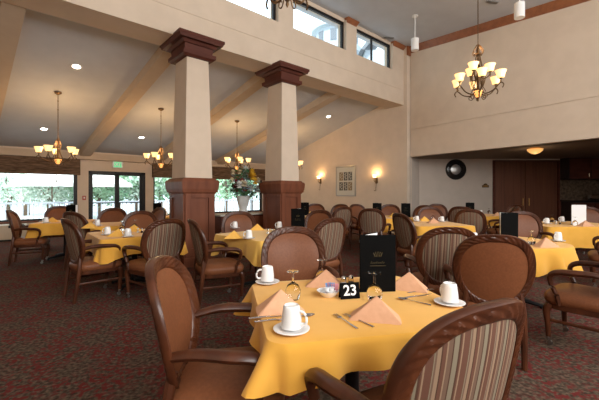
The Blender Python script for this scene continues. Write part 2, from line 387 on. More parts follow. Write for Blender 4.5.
# back hall
DB = 11.7
bl = atu(414, DB); br = atu(720, DB)
def hallbox(u0, u1, d0, d1, z0, z1, bm, dref=DB):
    r0, r1 = (u0-300)/FL*dref, (u1-300)/FL*dref
    prism(bm, [W(r0,d0), W(r1,d0), W(r1,d1), W(r0,d1)], z0, z1)
b = NB()
hallbox(408, 494, DB, DB+.2, 0, 2.6, b); hallbox(494, 559, DB, DB+.2, 2.41, 2.6, b); hallbox(559, 640, DB, DB+.2, 0, 2.6, b); struct('wall_hall', b, 'hall_paint')
b = NB(); prism(b, [(10.0,5.95),(10.12,6.4),(bl[0]+.4,bl[1]+.5),(bl[0]+.25,bl[1]-.1)], 0, 2.6); struct('wall_hall_side', b, 'hall_paint')
e1 = wl(far,.2)
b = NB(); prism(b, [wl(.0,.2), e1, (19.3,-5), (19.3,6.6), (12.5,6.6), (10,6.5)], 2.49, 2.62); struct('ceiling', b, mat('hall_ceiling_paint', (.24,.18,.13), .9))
b = NB(); hallbox(408, 494, DB-.02, DB, 0, .14, b); struct('baseboard_hall', b, 'mahogany_dark')
w = structE('door_2')
for i in range(2):
    b = NB(); hallbox(494+i*32.5+.3, 494+(i+1)*32.5-.3, DB+.06, DB+.11, .01, 2.40, b); obj('door_leaf', b, 'door_wood', w)
    b = NB(); c = W(((526.5+(-3 if i==0 else 3))-300)/FL*DB, DB+.02); tube(b, [(c[0],c[1],.9),(c[0],c[1],1.15)], .012); obj('handle', b, 'brass', w)
b = NB(); hallbox(492.5,494.8,DB-.03,DB+.1,0,2.44,b); hallbox(558.2,560.5,DB-.03,DB+.1,0,2.44,b); hallbox(492.5,560.5,DB-.03,DB+.1,2.40,2.44,b); obj('door_frame', b, 'mahogany_dark', w)
# remaining unseen enclosure; its big rear windows are added to let in fill light
b = NB(); box(b, XL-.2, XL, YR, YW+.2, 0, 6.3); struct('wall_left', b, 'wall_paint')
b = NB()
for (x0,x1,z0,z1) in ((XL,-1.8,0,5.6),(-1.8,9,0,2.3),(-1.8,9,4.8,5.6),(3.2,3.8,2.3,4.8),(9,19,0,5.6)): box(b, x0,x1,YR-.2,YR,z0,z1)
struct('wall_rear', b, 'wall_paint')
b = NB(); box(b, 19, 19.2, YR, 6, 0, 2.6); struct('wall_right', b, 'hall_paint')
b = NB(); prism(b, [(12.2,6.2),(19.2,2.0),(19.2,6.6),(12.2,6.6)], 0, 2.6); struct('wall_hall_end', b, 'hall_paint')
for i, (x0, x1) in enumerate(((-1.8,3.2),(3.8,9.0))):
    w = structE('window_%d' % (9+i)); b = NB()  # unseen rear window frames, made up to go with the fill lights
    for k in range(4):
        xx = x0+(x1-x0-.06)*k/3; box(b, xx, xx+.06, YR-.12, YR-.06, 2.3, 4.8)
    box(b, x0,x1,YR-.12,YR-.06,2.3,2.36); box(b, x0,x1,YR-.12,YR-.06,4.74,4.8); obj('window_frame', b, 'black_frame', w)

# ================================================================= FIXTURES
def chandelier(label, arms, R, Zs, loc, ztop, tiers=1, group=None, withfin=True, src=None):
    """origin at shade-rim height; rod runs up to ztop"""
    t = thing('chandelier', label, 'chandelier', loc, random.random(), group)
    h = ztop-loc[2]
    b = NB(); tube(b, [(0,0,.30*R/.4),(0,0,h-.04)], .009, 8)
    for z in [h-.2*k for k in range(1, 3)]: lathe(b, [(.012,-.01),(.018,0),(.012,.01)], 8, 0,0,z)
    obj('rod', b, 'bronze', t)
    b = NB(); lathe(b, [(.02,h-.06),(.07,h-.03),(.075,h),(.06,h+.0)], 16); obj('ceiling_canopy', b, 'bronze', t)
    s = R/.4
    b = NB(); lathe(b, [(.006,-.34*s),(.03*s,-.30*s),(.05*s,-.24*s),(.03*s,-.19*s),(.022*s,-.1*s),(.035*s,.0),(.02*s,.06*s),(.03*s,.2*s),(.012*s,.32*s),(.006,.36*s)], 14)
    obj('stem', b, 'bronze', t, True)
    if tiers == 2:
        b = NB(); lathe(b, [(.01,.30*s),(.03*s,.36*s),(.012*s,.42*s),(.03*s,.52*s),(.035*s,.56*s),(.008,.66*s)], 12)
        for a in range(6):
            c_, s_ = cos(pi*a/3), sin(pi*a/3)
            tube(b, smoothpath([(p*c_, p*s_, z) for p, z in [(.02*s,.66*s),(.06*s,.60*s),(.10*s,.52*s),(.07*s,.46*s),(.045*s,.50*s)]], 5), .008*s, 6)
            tube(b, smoothpath([(p*c_, p*s_, z) for p, z in [(.025*s,.50*s),(.05*s,.36*s),(.085*s,.20*s),(.13*s,.0),(.10*s,-.14*s),(.04*s,-.20*s)]], 5), .008*s, 6)
        obj('scrollwork', b, 'bronze', t, True)
    for a in range(arms if tiers == 1 else arms+3):
        up = 0 if a < arms else 1
        th = 2*pi*a/arms if not up else 2*pi*(a-arms)/3+.5
        Rr = R*(1 if not up else .52); dz = 0 if not up else .20*s
        c_, s_ = cos(th), sin(th)
        P = [(.03*s,-.20*s),(.12*s,-.30*s),(.27*s,-.27*s),(Rr*.98,-.16*s),(Rr*1.12,-.20*s),(Rr*1.07,-.26*s)] if not up else [(.02*s,.12*s),(.08*s,.0),(.16*s,.02*s),(Rr,.07*s)]
        b = NB(); tube(b, smoothpath([(p*c_, p*s_, z) for p, z in P], 5), .011*s, 6)
        if not up:
            tube(b, smoothpath([(p*c_, p*s_, z) for p, z in [(.02*s,.28*s),(.07*s,.12*s),(.05*s,-.05*s),(.14*s,-.27*s)]], 5), .007*s, 6)
            tube(b, smoothpath([(p*c_, p*s_, z) for p, z in [(.03*s,-.22*s),(.10*s,-.38*s),(.17*s,-.36*s),(.15*s,-.30*s),(.12*s,-.33*s)]], 5), .007*s, 6)
        tube(b, [(Rr*c_,Rr*s_,dz-.16*s),(Rr*c_,Rr*s_,dz-.09*s)], .012*s, 6)
        lathe(b, [(.012*s,-.10*s),(.035*s,-.08*s),(.03*s,-.065*s)], 10, Rr*c_, Rr*s_, dz)
        ar = obj('arm', b, 'bronze', t, True)
        b = NB(); lathe(b, [(.032*s,-.08*s),(.062*s,-.065*s),(.070*s,-.01*s),(.098*s,.062*s),(.090*s,.057*s),(.064*s,-.01*s),(.055*s,-.055*s),(.02*s,-.065*s)], 14, Rr*c_, Rr*s_, dz); obj('glass_shade', b, 'lamp_shade', ar, True)
    b = NB(); lathe(b, [(.02*s,-.36*s),(.05*s,-.33*s),(.075*s,-.26*s),(.08*s,-.235*s),(.02*s,-.24*s)], 14); obj('glass_bowl', b, 'amber_bowl', t, True)
    b = NB(); lathe(b, [(.004,-.44*s),(.018*s,-.41*s),(.012*s,-.385*s),(.03*s,-.36*s),(.01,-.35*s)], 10); obj('finial', b, 'bronze', t, True)
    return t
def plight(name, loc, power, col, r=.12, parent=None):
    l = bpy.data.lights.new(name, 'POINT'); l.energy = power; l.color = col; l.shadow_soft_size = r
    o = bpy.data.objects.new(name, l); C.objects.link(o); o.location = loc
    return o
WARM = (1,.60,.26)
YC = 9.5
chl = ['small bronze chandelier hanging before the wide window, leftmost in the low room', 'small bronze chandelier seen just left of the near column', 'small bronze chandelier hanging above the flower arrangement', 'small bronze chandelier mostly hidden by the column near the picture']
for (u, vs, lb) in ((58,150,chl[0]), (161,156,chl[1]), (237,160,chl[2]), (292,163,chl[3])):
    k = (u-300)/FL; dx, dy = Fx+k*Rx, Fy+k*Ry; d = YC/dy; x = dx*d
    z = EYE+(193-vs)*d/FL
    chandelier(lb, 5, .36, 1, (x, YC, z), zlow(YC), group='small chandeliers of the low room')
    plight('chandelier_light', (x, YC, z+.16), 52, WARM, .10)
x, y = W((478-300)/FL*7.0, 7.0)
chandelier('large nine-light bronze chandelier hanging before the tall right wall', 6, .42, 1, (x,y,EYE+(193-79)*7.0/FL), zhigh(y), tiers=2, group='large chandeliers of the main hall')
plight('chandelier_light', (x,y,EYE+(193-50)*7.0/FL), 16, WARM, .1)
x, y = W(-.13, 3.55)
chandelier('large bronze chandelier above the first table, only its bottom showing', 6, .42, 1, (x,y,3.70), zhigh(y), tiers=2, group='large chandeliers of the main hall')
plight('chandelier_light', (x,y,4.2), 16, WARM, .1)

def downlight(u, v, lb):
    # on the sloping low ceiling
    k = (u-300)/FL; dx, dy = Fx+k*Rx, Fy+k*Ry
    g = (193-v)/FL; m_ = (ZJ-4.36)/(YW-YB)
    d = (4.36-m_*YB-EYE)/(g-m_*dy)
    x, y = dx*d, dy*d; z = zlow(y)
    t = thing('recessed_light', lb, 'ceiling light', (x,y,z-.004), 0, 'recessed lights in the low ceiling'); t.rotation_euler = (atan(m_),0,0)
    b = NB(); lathe(b, [(.075,-.002),(.10,-.004),(.10,.006),(.07,.01)], 20, closed=True); obj('trim_ring', b, 'white_plastic', t)
    b = NB(); lathe(b, [(.001,.0),(.07,.0),(.07,.006),(.001,.006)], 20); obj('lens', b, 'can_light', t)
for q in ((76.5,66.5,'recessed light in the low ceiling, highest in the picture on the left'),(44,129,'recessed light in the low ceiling beside the leftmost chandelier'),(141.5,137.5,'recessed light in the low ceiling beyond the beam, near the exit door'),(328.5,116.5,'recessed light in the low ceiling right of the second column')): downlight(*q)
b = NB(); lathe(b, [(.001,.0),(.03,-.01),(.035,-.03),(.015,-.05),(.025,-.055),(.001,-.06)], 12)
s = obj('sprinkler_head', b, 'bronze'); s.location = (2.75, 8.3, zlow(8.3)-.001); tag(s, 'small dark sprinkler head on the low ceiling beside the beam', 'sprinkler')

def cyl_pendant(u, vb, d, lb):
    x, y = W((u-300)/FL*d, d); z = EYE+(193-vb)*d/FL
    t = thing('cylinder_pendant', lb, 'pendant lamp', (x,y,z), 0, 'white cylinder pendants of the main hall'); zc = zhigh(y)-z
    b = NB(); lathe(b, [(.085,.0),(.095,.0),(.095,.30),(.001,.30),(.001,.28),(.085,.28)], 20); obj('housing', b, 'white_plastic', t, True)
    b = NB(); lathe(b, [(.001,.03),(.08,.03),(.08,.04),(.001,.04)], 20); obj('lens', b, 'can_light', t)
    b = NB(); tube(b, [(0,0,.30),(0,0,zc)], .012); lathe(b, [(.08,zc-.02),(.08,zc),(.01,zc)], 16); obj('stem', b, 'white_plastic', t)
cyl_pendant(415, 50.5, 8.9, 'white cylinder pendant in the corner by the clerestory window')
cyl_pendant(519.5, 18.0, 7.0, 'white cylinder pendant right of the large chandelier')
for (u, v, lb) in ((389,37,'grey ceiling vent near the clerestory windows'), (492,1.5,'grey ceiling vent above the large chandelier')):
    k = (u-300)/FL; dx, dy = Fx+k*Rx, Fy+k*Ry; d = (6.02-.085*YH-EYE)/((193-v)/FL-.085*dy)
    t = thing('ceiling_vent', lb, 'vent', (dx*d,dy*d,zhigh(dy*d)-.012), _a-pi/2+.25, 'ceiling vents')
    b = NB(); box(b, -.17,.17,-.05,.05,-.006,.004,.003); obj('vent_frame', b, 'aluminium', t)
    b = NB()
    for j in range(4): box(b, -.15,.15,-.036+j*.021,-.026+j*.021,-.014,-.005)
    obj('louvre', b, 'dull_metal', t)

# sconces on end wall
for (u, v, lb) in ((318.5,178.2,'wall sconce left of the framed picture'), (374.5,177,'wall sconce right of the framed picture')):
    k = (u-300)/FL; dx, dy = Fx+k*Rx, Fy+k*Ry; d = (XE-.13)/dx; y = dy*d; z = EYE+(193-v)*d/FL
    t = thing('wall_sconce', lb, 'sconce', (XE, y, z), 0, 'wall sconces')
    b = NB(); box(b, -.025,0,-.05,.05,-.22,-.02,.01); obj('backplate', b, 'bronze', t)
    b = NB(); tube(b, smoothpath([(-.02,0,-.10),(-.08,0,-.17),(-.15,0,-.12),(-.13,0,-.04)],5), .012, 8); tube(b, smoothpath([(-.02,0,-.2),(-.05,0,-.38),(-.03,.02,-.47),(-.02,.10,-.45)],5), .008, 6); lathe(b, [(.015,-.06),(.05,-.035),(.04,-.02)], 12, -.13,0,0); obj('bracket', b, 'bronze', t, True)
    b = NB(); lathe(b, [(.03,-.03),(.055,-.01),(.06,.04),(.075,.08),(.068,.078),(.05,.03),(.02,-.02)], 16, -.13,0,0); obj('glass_shade', b, 'sconce_flame', t, True)
    plight('sconce_light', (XE-.13, y, z+.12), 7, WARM, .04)
# framed picture
def yE(u): k = (u-300)/FL; return (Fy+k*Ry)*XE/(Fx+k*Rx), XE/(Fx+k*Rx)
ya, da = yE(336.3); yb, db = yE(356)
zt_ = EYE+(193-165.3)*db/FL; zb_ = EYE-(196.3-193)*db/FL
t = thing('framed_picture', 'framed print of six leaf sketches hung between the two wall sconces', 'picture', (XE,(ya+yb)/2,(zt_+zb_)/2))
hw = abs(ya-yb)/2; hh = (zt_-zb_)/2
b = NB(); box(b,-.03,0,-hw,-hw+.05,-hh,hh,.006); box(b,-.03,0,hw-.05,hw,-hh,hh,.006); box(b,-.03,0,-hw,hw,-hh,-hh+.05,.006); box(b,-.03,0,-hw,hw,hh-.05,hh,.006); obj('frame', b, 'silver_frame', t)
b = NB(); box(b,-.015,-.002,-hw+.04,hw-.04,-hh+.04,hh-.04); obj('mat_board', b, 'mat_board', t)
for i in range(3):
    for j in range(2):
        cy = -hw*.46+i*hw*.46; cz = -hh*.34+j*hh*.66
        b = NB(); box(b, -.018,-.014, cy-hw*.19, cy+hw*.19, cz-hh*.28, cz+hh*.28); pn = obj('sketch', b, 'art_ochre' if (i+j)%3==0 else 'art_dark', t)
        b = NB(); q = random.Random(i*2+j)
        tube(b, smoothpath([(-.02,cy-.02,cz-hh*.24),(-.02,cy+.02,cz),(-.02,cy-.01,cz+hh*.24)],4), .006, 4)
        for s_ in range(5):
            zz = cz-hh*.18+s_*hh*.09; sg = 1 if s_%2 else -1
            tube(b, [(-.02,cy,zz),(-.02,cy+sg*hw*.15,zz+hh*.07)], [.012,.004], 4)
        obj('leaf_drawing', b, 'mat_board', pn)
# mirror & plaque on the hall wall
aw = _a-pi/2      # hall wall runs along the r axis
def onhall(u, v, d=DB): x,y = W((u-300)/FL*d, d); return (x,y,EYE+(193-v)*d/FL)
t = thing('round_mirror', 'round convex mirror in a wide dark ribbed frame on the hall wall', 'mirror', onhall(455.7,169.5,DB), aw)
R90 = Matrix.Rotation(radians(90), 4, 'X')
b = NB(); lathe(b, [(.17,.02),(.20,.05),(.24,.035),(.27,.06),(.31,.055),(.345,.03),(.35,.0),(.17,.0)], 48, mtx=R90, closed=True); obj('frame', b, 'counter_black', t, True)
b = NB(); lathe(b, [(.001,.045),(.08,.04),(.14,.03),(.18,.015),(.18,.0),(.001,.0)], 48, mtx=R90); obj('mirror_glass', b, 'mirror_glass', t, True)
t = thing('wall_plaque', 'small dark shaped plaque on the hall wall between mirror and wooden door', 'plaque', onhall(485.3,186), aw)
b = NB(); box(b,-.12,.12,-.02,0,-.05,.03,.01); lathe(b, [(.07,0),(.07,.02),(.001,.02)], 20, 0,0,0, mtx=Matrix.Translation((0,0,.02))@R90); obj('plaque_board', b, 'bronze', t)
b = NB(); box(b,-.09,.09,-.026,-.019,-.02,-.005); box(b,-.06,.06,-.026,-.019,.01,.022); obj('raised_band', b, 'brass', t)
t = thing('flush_ceiling_light', 'brass bowl ceiling light in the hall above the wooden door', 'ceiling light', (*W((535-300)/FL*8.9,8.9), 2.49))
b = NB(); lathe(b, [(.001,-.03),(.10,-.03),(.12,.0),(.001,0)], 24); obj('ceiling_plate', b, 'brass', t, True)
b = NB(); lathe(b, [(.001,-.16),(.03,-.155),(.10,-.13),(.16,-.08),(.18,-.03),(.165,-.025),(.001,-.05)], 28); obj('glass_bowl', b, mat('amber_dim', (.6,.35,.12), .3, emit=(1,.5,.15), es=.9), t, True)
plight('hall_light', (*W((535-300)/FL*8.9,8.9), 2.15), 3, (1,.75,.5), .12)
# exit sign, alarm box
xs_, xe = xw(112.3), xw(122.2); zc = EYE+(193-163.6)*(YW/((Fy+((117-300)/FL)*Ry)))/FL
t = thing('exit_sign', 'green EXIT sign on the wall above the glass double doors', 'sign', ((xs_+xe)/2, YW-.02, zc-.04))
hw = (xe-xs_)/2
b = NB(); box(b,-hw,hw,-.04,.02,-.11,.11,.008); obj('sign_box', b, 'white_plastic', t)
b = NB(); box(b,-hw+.03,hw-.03,-.044,-.039,-.09,.09); obj('sign_face', b, 'exit_green', t)
textmesh('sign_lettering', 'EXIT', .17, 'white_print', t, Matrix.Translation((0,-.046,0))@R90)
b = NB(); box(b, -.05,.05,-.04,0,-.07,.07,.006); o = obj('fire_alarm', b, 'red_plastic'); o.location = (xw(84), YW, EYE-5*11/FL); tag(o, 'small red fire alarm box on the pier left of the exit door', 'fire alarm')
b = NB(); box(b, -.017,.017,-.045,-.039,-.02,.03); obj('pull_handle', b, 'white_plastic', o)

# heater under the window
x0, x1 = xw(-6), xw(22)
t = thing('wall_heater', 'cream heating unit standing under the wide window', 'heater', ((x0+x1)/2, YW-.35, 0))
hw = (x1-x0)/2+.1
b = NB(); box(b,-hw,hw,-.2,.3,.04,.44,.015); obj('casing', b, 'cream_enamel', t)
b = NB()
for k in range(5): box(b, hw-.40,hw-.08,-.21+k*.03,-.20+k*.03,.44,.452)
box(b, hw-.42,hw-.06,-.215,-.195,.36,.43); obj('vent_grille', b, 'black_frame', t)
b = NB(); box(b,-hw+.05,hw-.05,-.17,.28,0,.045); obj('plinth', b, 'black_frame', t)

# kitchenette at the right
KD = 11.2
def kb(u0,u1,d0,d1,z0,z1,bm): hallbox(u0,u1,d0,d1,z0,z1,bm,KD)
def kthing(name,label,cat): return thing(name,label,cat)
t = thing('base_cabinet', 'dark base cabinets under the black counter at the far right', 'cabinet')
b = NB(); kb(572,640,KD,KD+.48,.0,1.04,b); obj('cabinet_body', b, 'cabinet_dark', t)
for k in range(3):
    b = NB(); kb(573+k*22,594+k*22,KD-.02,KD,.1,1.0,b); dd = obj('cabinet_door', b, 'mahogany_dark', t)
    b = NB(); c = W((592+k*22-300)/FL*KD, KD-.035); tube(b, [(c[0],c[1],.8),(c[0],c[1],.92)], .006, 6); obj('handle', b, 'steel', dd)
b = NB(); kb(571,641,KD-.05,KD+.48,1.04,1.09,b); tag(obj('countertop', b, 'counter_black'), 'black countertop at the far right beneath the stone backsplash', 'countertop')
t = thing('wall_cabinet', 'dark wall cabinets above the stone backsplash at the far right', 'cabinet')
b = NB(); kb(571,640,KD+.10,KD+.48,1.78,2.488,b); obj('cabinet_body', b, 'cabinet_dark', t)
for k in range(3):
    b = NB(); kb(572+k*22,593+k*22,KD+.08,KD+.10,1.80,2.46,b); dd = obj('cabinet_door', b, 'mahogany_dark', t)
    b = NB(); c = W((591+k*22-300)/FL*KD, KD+.065); tube(b, [(c[0],c[1],1.85),(c[0],c[1],1.97)], .006, 6); obj('handle', b, 'steel', dd)
b = NB(); kb(571,640,KD+.46,KD+.485,1.09,1.78,b); struct('trim_16', b, 'stone_splash')
t = thing('toaster', 'small shiny metal toaster on the black countertop at the far right edge', 'toaster', (*W((598-300)/FL*KD, KD+.15), 1.09), aw)
b = NB(); box(b,-.15,.15,-.09,.09,.015,.20,.03); obj('body', b, 'steel', t, True)
b = NB(); box(b,-.11,.11,-.045,-.02,.195,.202); box(b,-.11,.11,.02,.045,.195,.202); obj('slot', b, 'black_frame', t)
b = NB(); box(b,-.14,.14,-.08,.08,0,.018); obj('foot_base', b, 'black_frame', t)

# ================================================================= CHAIRS
ZC, HW_, HH_ = .722, .262, .266
def bp(phi, s, off=0.0):
    c, s_ = cos(phi), sin(phi); e = 2/2.65
    y = s*HW_*(abs(c)**e)*(1 if c > 0 else -1); z = s*HH_*(abs(s_)**e)*(1 if s_ > 0 else -1)
    if z < 0: y *= 1-.20*(-z/HH_)**1.4
    x = -.225-(z+HH_)*.21+.80*y*y
    return Vector((x+off, y, ZC+z))
def make_chair(label):
    t = thing('armchair', label, 'chair', (0,0,0), 0, 'upholstered armchairs')
    # back frame: shaped section with a twisted bead
    b = NB(); N_ = 264; rings = []
    sec = [(-.034,.0,0),(-.033,.011,0),(-.025,.017,.3),(-.016,.0185,1),(-.006,.0195,1),(.004,.0195,1),(.013,.0185,1),(.020,.020,.2),(.027,.020,0),(.033,.013,0),
           (.035,.0,0),(.033,-.013,0),(.027,-.020,0),(.020,-.020,.2),(.013,-.0185,1),(.004,-.0195,1),(-.006,-.0195,1),(-.016,-.0185,1),(-.025,-.017,.3),(-.033,-.011,0)]
    K = len(sec)
    for i in range(N_):
        ph = 2*pi*i/N_; rr = []
        for q, o, wgt in sec:
            rel = .0036*wgt*sin(34*ph+q*190)
            rr.append(b.verts.new(bp(ph, 1+(q*.90)/HW_, o+(rel if o > 0 else -rel))))
        rings.append(rr)
    for i in range(N_):
        A, B = rings[i], rings[(i+1)%N_]
        for k in range(K): b.faces.new((A[k], A[(k+1)%K], B[(k+1)%K], B[k]))
    obj('back_frame', b, 'chair_wood', t, True)
    def pad(off0, bulge, smax=.90):
        b = NB(); n, m_ = 48, 8; c = b.verts.new(bp(0, 0, off0+bulge)); prev = None
        for j in range(1, m_+1):
            s = smax*j/m_; o = off0+bulge*(1-(j/m_)**3.0)
            ring = [b.verts.new(bp(2*pi*i/n, s, o)) for i in range(n)]
            for i in range(n):
                if prev is None: b.faces.new((c, ring[i], ring[(i+1)%n]))
                else: b.faces.new((prev[i], prev[(i+1)%n], ring[(i+1)%n], ring[i]))
            prev = ring
        ring = [b.verts.new(bp(2*pi*i/n, smax, 0)) for i in range(n)]
        for i in range(n): b.faces.new((prev[i], prev[(i+1)%n], ring[(i+1)%n], ring[i]))
        return b
    obj('backrest', pad(.008,.030), 'leather', t, True)
    obj('back_panel', pad(-.008,-.010), 'stripe_fabric', t, True)
    # seat cushion
    def out(phi, s, z):
        c, s_ = cos(phi), sin(phi); e = 2/4.5
        x = (abs(c)**e)*(1 if c>0 else -1); y = (abs(s_)**e)*(1 if s_>0 else -1)
        return Vector((.01+.262*x*s, (.262+.022*x)*y*s, z))
    def shell(prof):
        b = NB(); n = 56; rings = [[b.verts.new(out(2*pi*i/n, s, z)) for i in range(n)] for s, z in prof]
        for j in range(len(rings)-1):
            for i in range(n): b.faces.new((rings[j][i], rings[j][(i+1)%n], rings[j+1][(i+1)%n], rings[j+1][i]))
        b.faces.new(rings[0]); b.faces.new(rings[-1]); return b
    obj('seat', shell([(.96,.372),(1.0,.385),(1.02,.405),(1.015,.43),(.985,.448),(.94,.456),(.90,.468),(.75,.482),(.5,.490),(.25,.494),(.02,.495)]), 'leather', t, True)
    obj('seat_frame', shell([(.93,.325),(.95,.33),(.955,.372),(.93,.374)]), 'chair_wood', t, True)
    for s in (-1,1):
        fy, fx = s*.235, .225
        b = NB(); tube(b, smoothpath([(fx-.015,fy,.365),(fx+.008,fy+s*.006,.30),(fx,fy,.18),(fx-.004,fy-s*.002,.065)],4), [.031,.033,.033,.031,.030,.028,.026,.024,.023,.022,.021,.020,.019], 10)
        lg = obj('leg', b, 'chair_wood', t, True); lg['label'] = 'front leg on a caster'
        b = NB(); lathe(b, [(.019,.05),(.019,.075),(.012,.078),(.012,.048)], 12, fx-.004, fy, 0)
        bmesh.ops.create_cone(b, cap_ends=True, segments=14, radius1=.022, radius2=.022, depth=.018, matrix=Matrix.Translation((fx-.014,fy,.0225))@Matrix.Rotation(radians(90),4,'X'))
        obj('caster', b, 'dull_metal', lg, True)
        b = NB(); e = bp(pi*1.5+s*.85, 1.0)
        tube(b, smoothpath([(-.285,s*.200,0),(-.262,s*.206,.16),(-.238,s*.208,.34),(-.228,s*.203,.44),tuple(e+Vector((0,0,.03)))],4), [.021,.022,.022,.023]+[.024]*4+[.025]*9, 8)
        obj('leg', b, 'chair_wood', t, True)
        b = NB(); a0 = bp(-.18 if s>0 else pi+.18, 1.0)
        P = [tuple(a0), (-.09,s*.282,.672), (.05,s*.305,.668), (.145,s*.303,.655), (.192,s*.297,.615), (.185,s*.285,.54), (.150,s*.272,.455), (.135,s*.262,.375)]
        sp = smoothpath(P,4); n = len(sp)
        tube(b, sp, [.024+.010*sin(pi*min(1,i/(n*.62))) for i in range(n)], 10, flat=.78)
        obj('armrest', b, 'chair_wood', t, True)
        b = NB(); tube(b, [(.215,s*.232,.22),(-.26,s*.211,.22)], .011, 8, flat=1.3); obj('stretcher', b, 'chair_wood', t, True)
    return t
G1 = 'armchairs seen from behind'; 
chairs = [ # r, d, facing r, d, label
 (-.355,1.69, 1,.09,'brown leather armchair at the left side of table 23, seen in profile'),
 (-.03,2.88, .12,-1,'brown leather armchair behind table 23, facing the camera'),
 (.395,1.29, -.46,.89,'striped-back armchair nearest the camera at bottom right'),
 (1.58,2.92, .30,.95,'leather-backed armchair right of the white mug on table 23'),
 (1.42,3.50, .10,1,'striped-back armchair just right of the tall black menu of table 23'),
 (2.50,3.00, -.62,.78,'armchair at the right edge, its arm reaching over the gold tablecloth'),
 (-1.02,4.30, .88,.48,'striped-back armchair between near column and second table'),
 (-.98,5.62, .25,-1,'brown leather armchair behind the second table, below the flower vase'),
 (.23,4.62, -.62,.78,'striped-back armchair behind and right of the leather chair of table 23'),
 (.22,6.1, -.5,-.87,'leather armchair right of the black menu on the second table'),
 (-2.68,4.50, .66,.75,'armchair at the left edge of the third table, striped back turned to us'),
 (-1.86,4.42, -.78,.62,'striped-back armchair in front of the near column'),
 (-2.72,5.72, .2,-1,'wide leather armchair behind the third table'),
 (-3.86,6.95, .2,-1,'leather armchair seen against the left leaf of the glass door'),
 (-3.75,6.12, .35,.94,'striped-back armchair in front of the pier beside the door'),
 (-5.15,6.6, .88,.45,'armchair standing before the cream heater'),
 (-5.70,8.1, .45,-.9,'leather armchair beyond the table by the wide window'),
 (-3.2,7.2, -.6,-.8,'armchair half hidden beyond the third table, below the right door leaf'),
 (-3.2,9.3, .2,-1,'armchair far behind the near column, left side'),
 (.45,9.9, .0,-1,'leather armchair farthest back beside the second column'),
 (1.0,9.5, -.5,-.8,'leather armchair below the left sconce'),
 (.86,8.2, -.5,.87,'striped-back armchair below the left sconce, in front of a leather one'),
 (1.58,7.35, .42,.94,'striped-back armchair below the space between picture and right sconce'),
 (1.72,9.5, .4,-.9,'leather armchair beyond the back table, left of its menu'),
 (2.42,9.25, -.2,-1,'leather armchair beyond the back table, below the right sconce'),
 (2.95,8.75, -.8,-.5,'dark armchair below and right of the right sconce'),
 (1.86,5.5, .96,.28,'armchair seen edge-on at the foot of the wall corner'),
 (2.92,7.55, -.1,-1,'leather armchair behind the table below the round mirror'),
 (3.95,9.75, -.1,-1,'armchair farthest back, directly below the round mirror'),
 (3.92,8.35, .5,.85,'dark armchair below the mirror, right of the leather one'),
 (3.45,7.0, .45,.9,'striped-back armchair left of the big black menu cover'),
 (4.72,8.1, -.95,.3,'armchair in front of the small far table near the wooden door'),
 (3.72,5.62, -.25,-1,'leather armchair beside the big black menu cover'),
 (5.75,9.6, -.2,.98,'armchair back standing before the wooden door'),
 (6.45,7.6, -.35,-.94,'leather armchair at the right edge beyond the white menu'),
 (4.45,4.90, -.8,.6,'armchair at the right edge between the two gold tables'),
]
ch0 = None; CH = []
for i, (r, d, fr, fd, lb) in enumerate(chairs):
    x, y = W(r, d)
    if ch0 is None: ch0 = make_chair(lb); ch0.location = (x,y,0); ch0.rotation_euler = (0,0,ang(fr,fd)); c = ch0
    else: c = dup(ch0, (x,y,0), ang(fr,fd), lb, 'upholstered armchairs')
    CH.append(c)
for c in (CH[3],):                     # chair upholstered in leather on the rear too
    for ch in c.children:
        if ch.name.startswith('back_panel'):
            ch.data = ch.data.copy(); ch.data.materials[0] = M['leather']

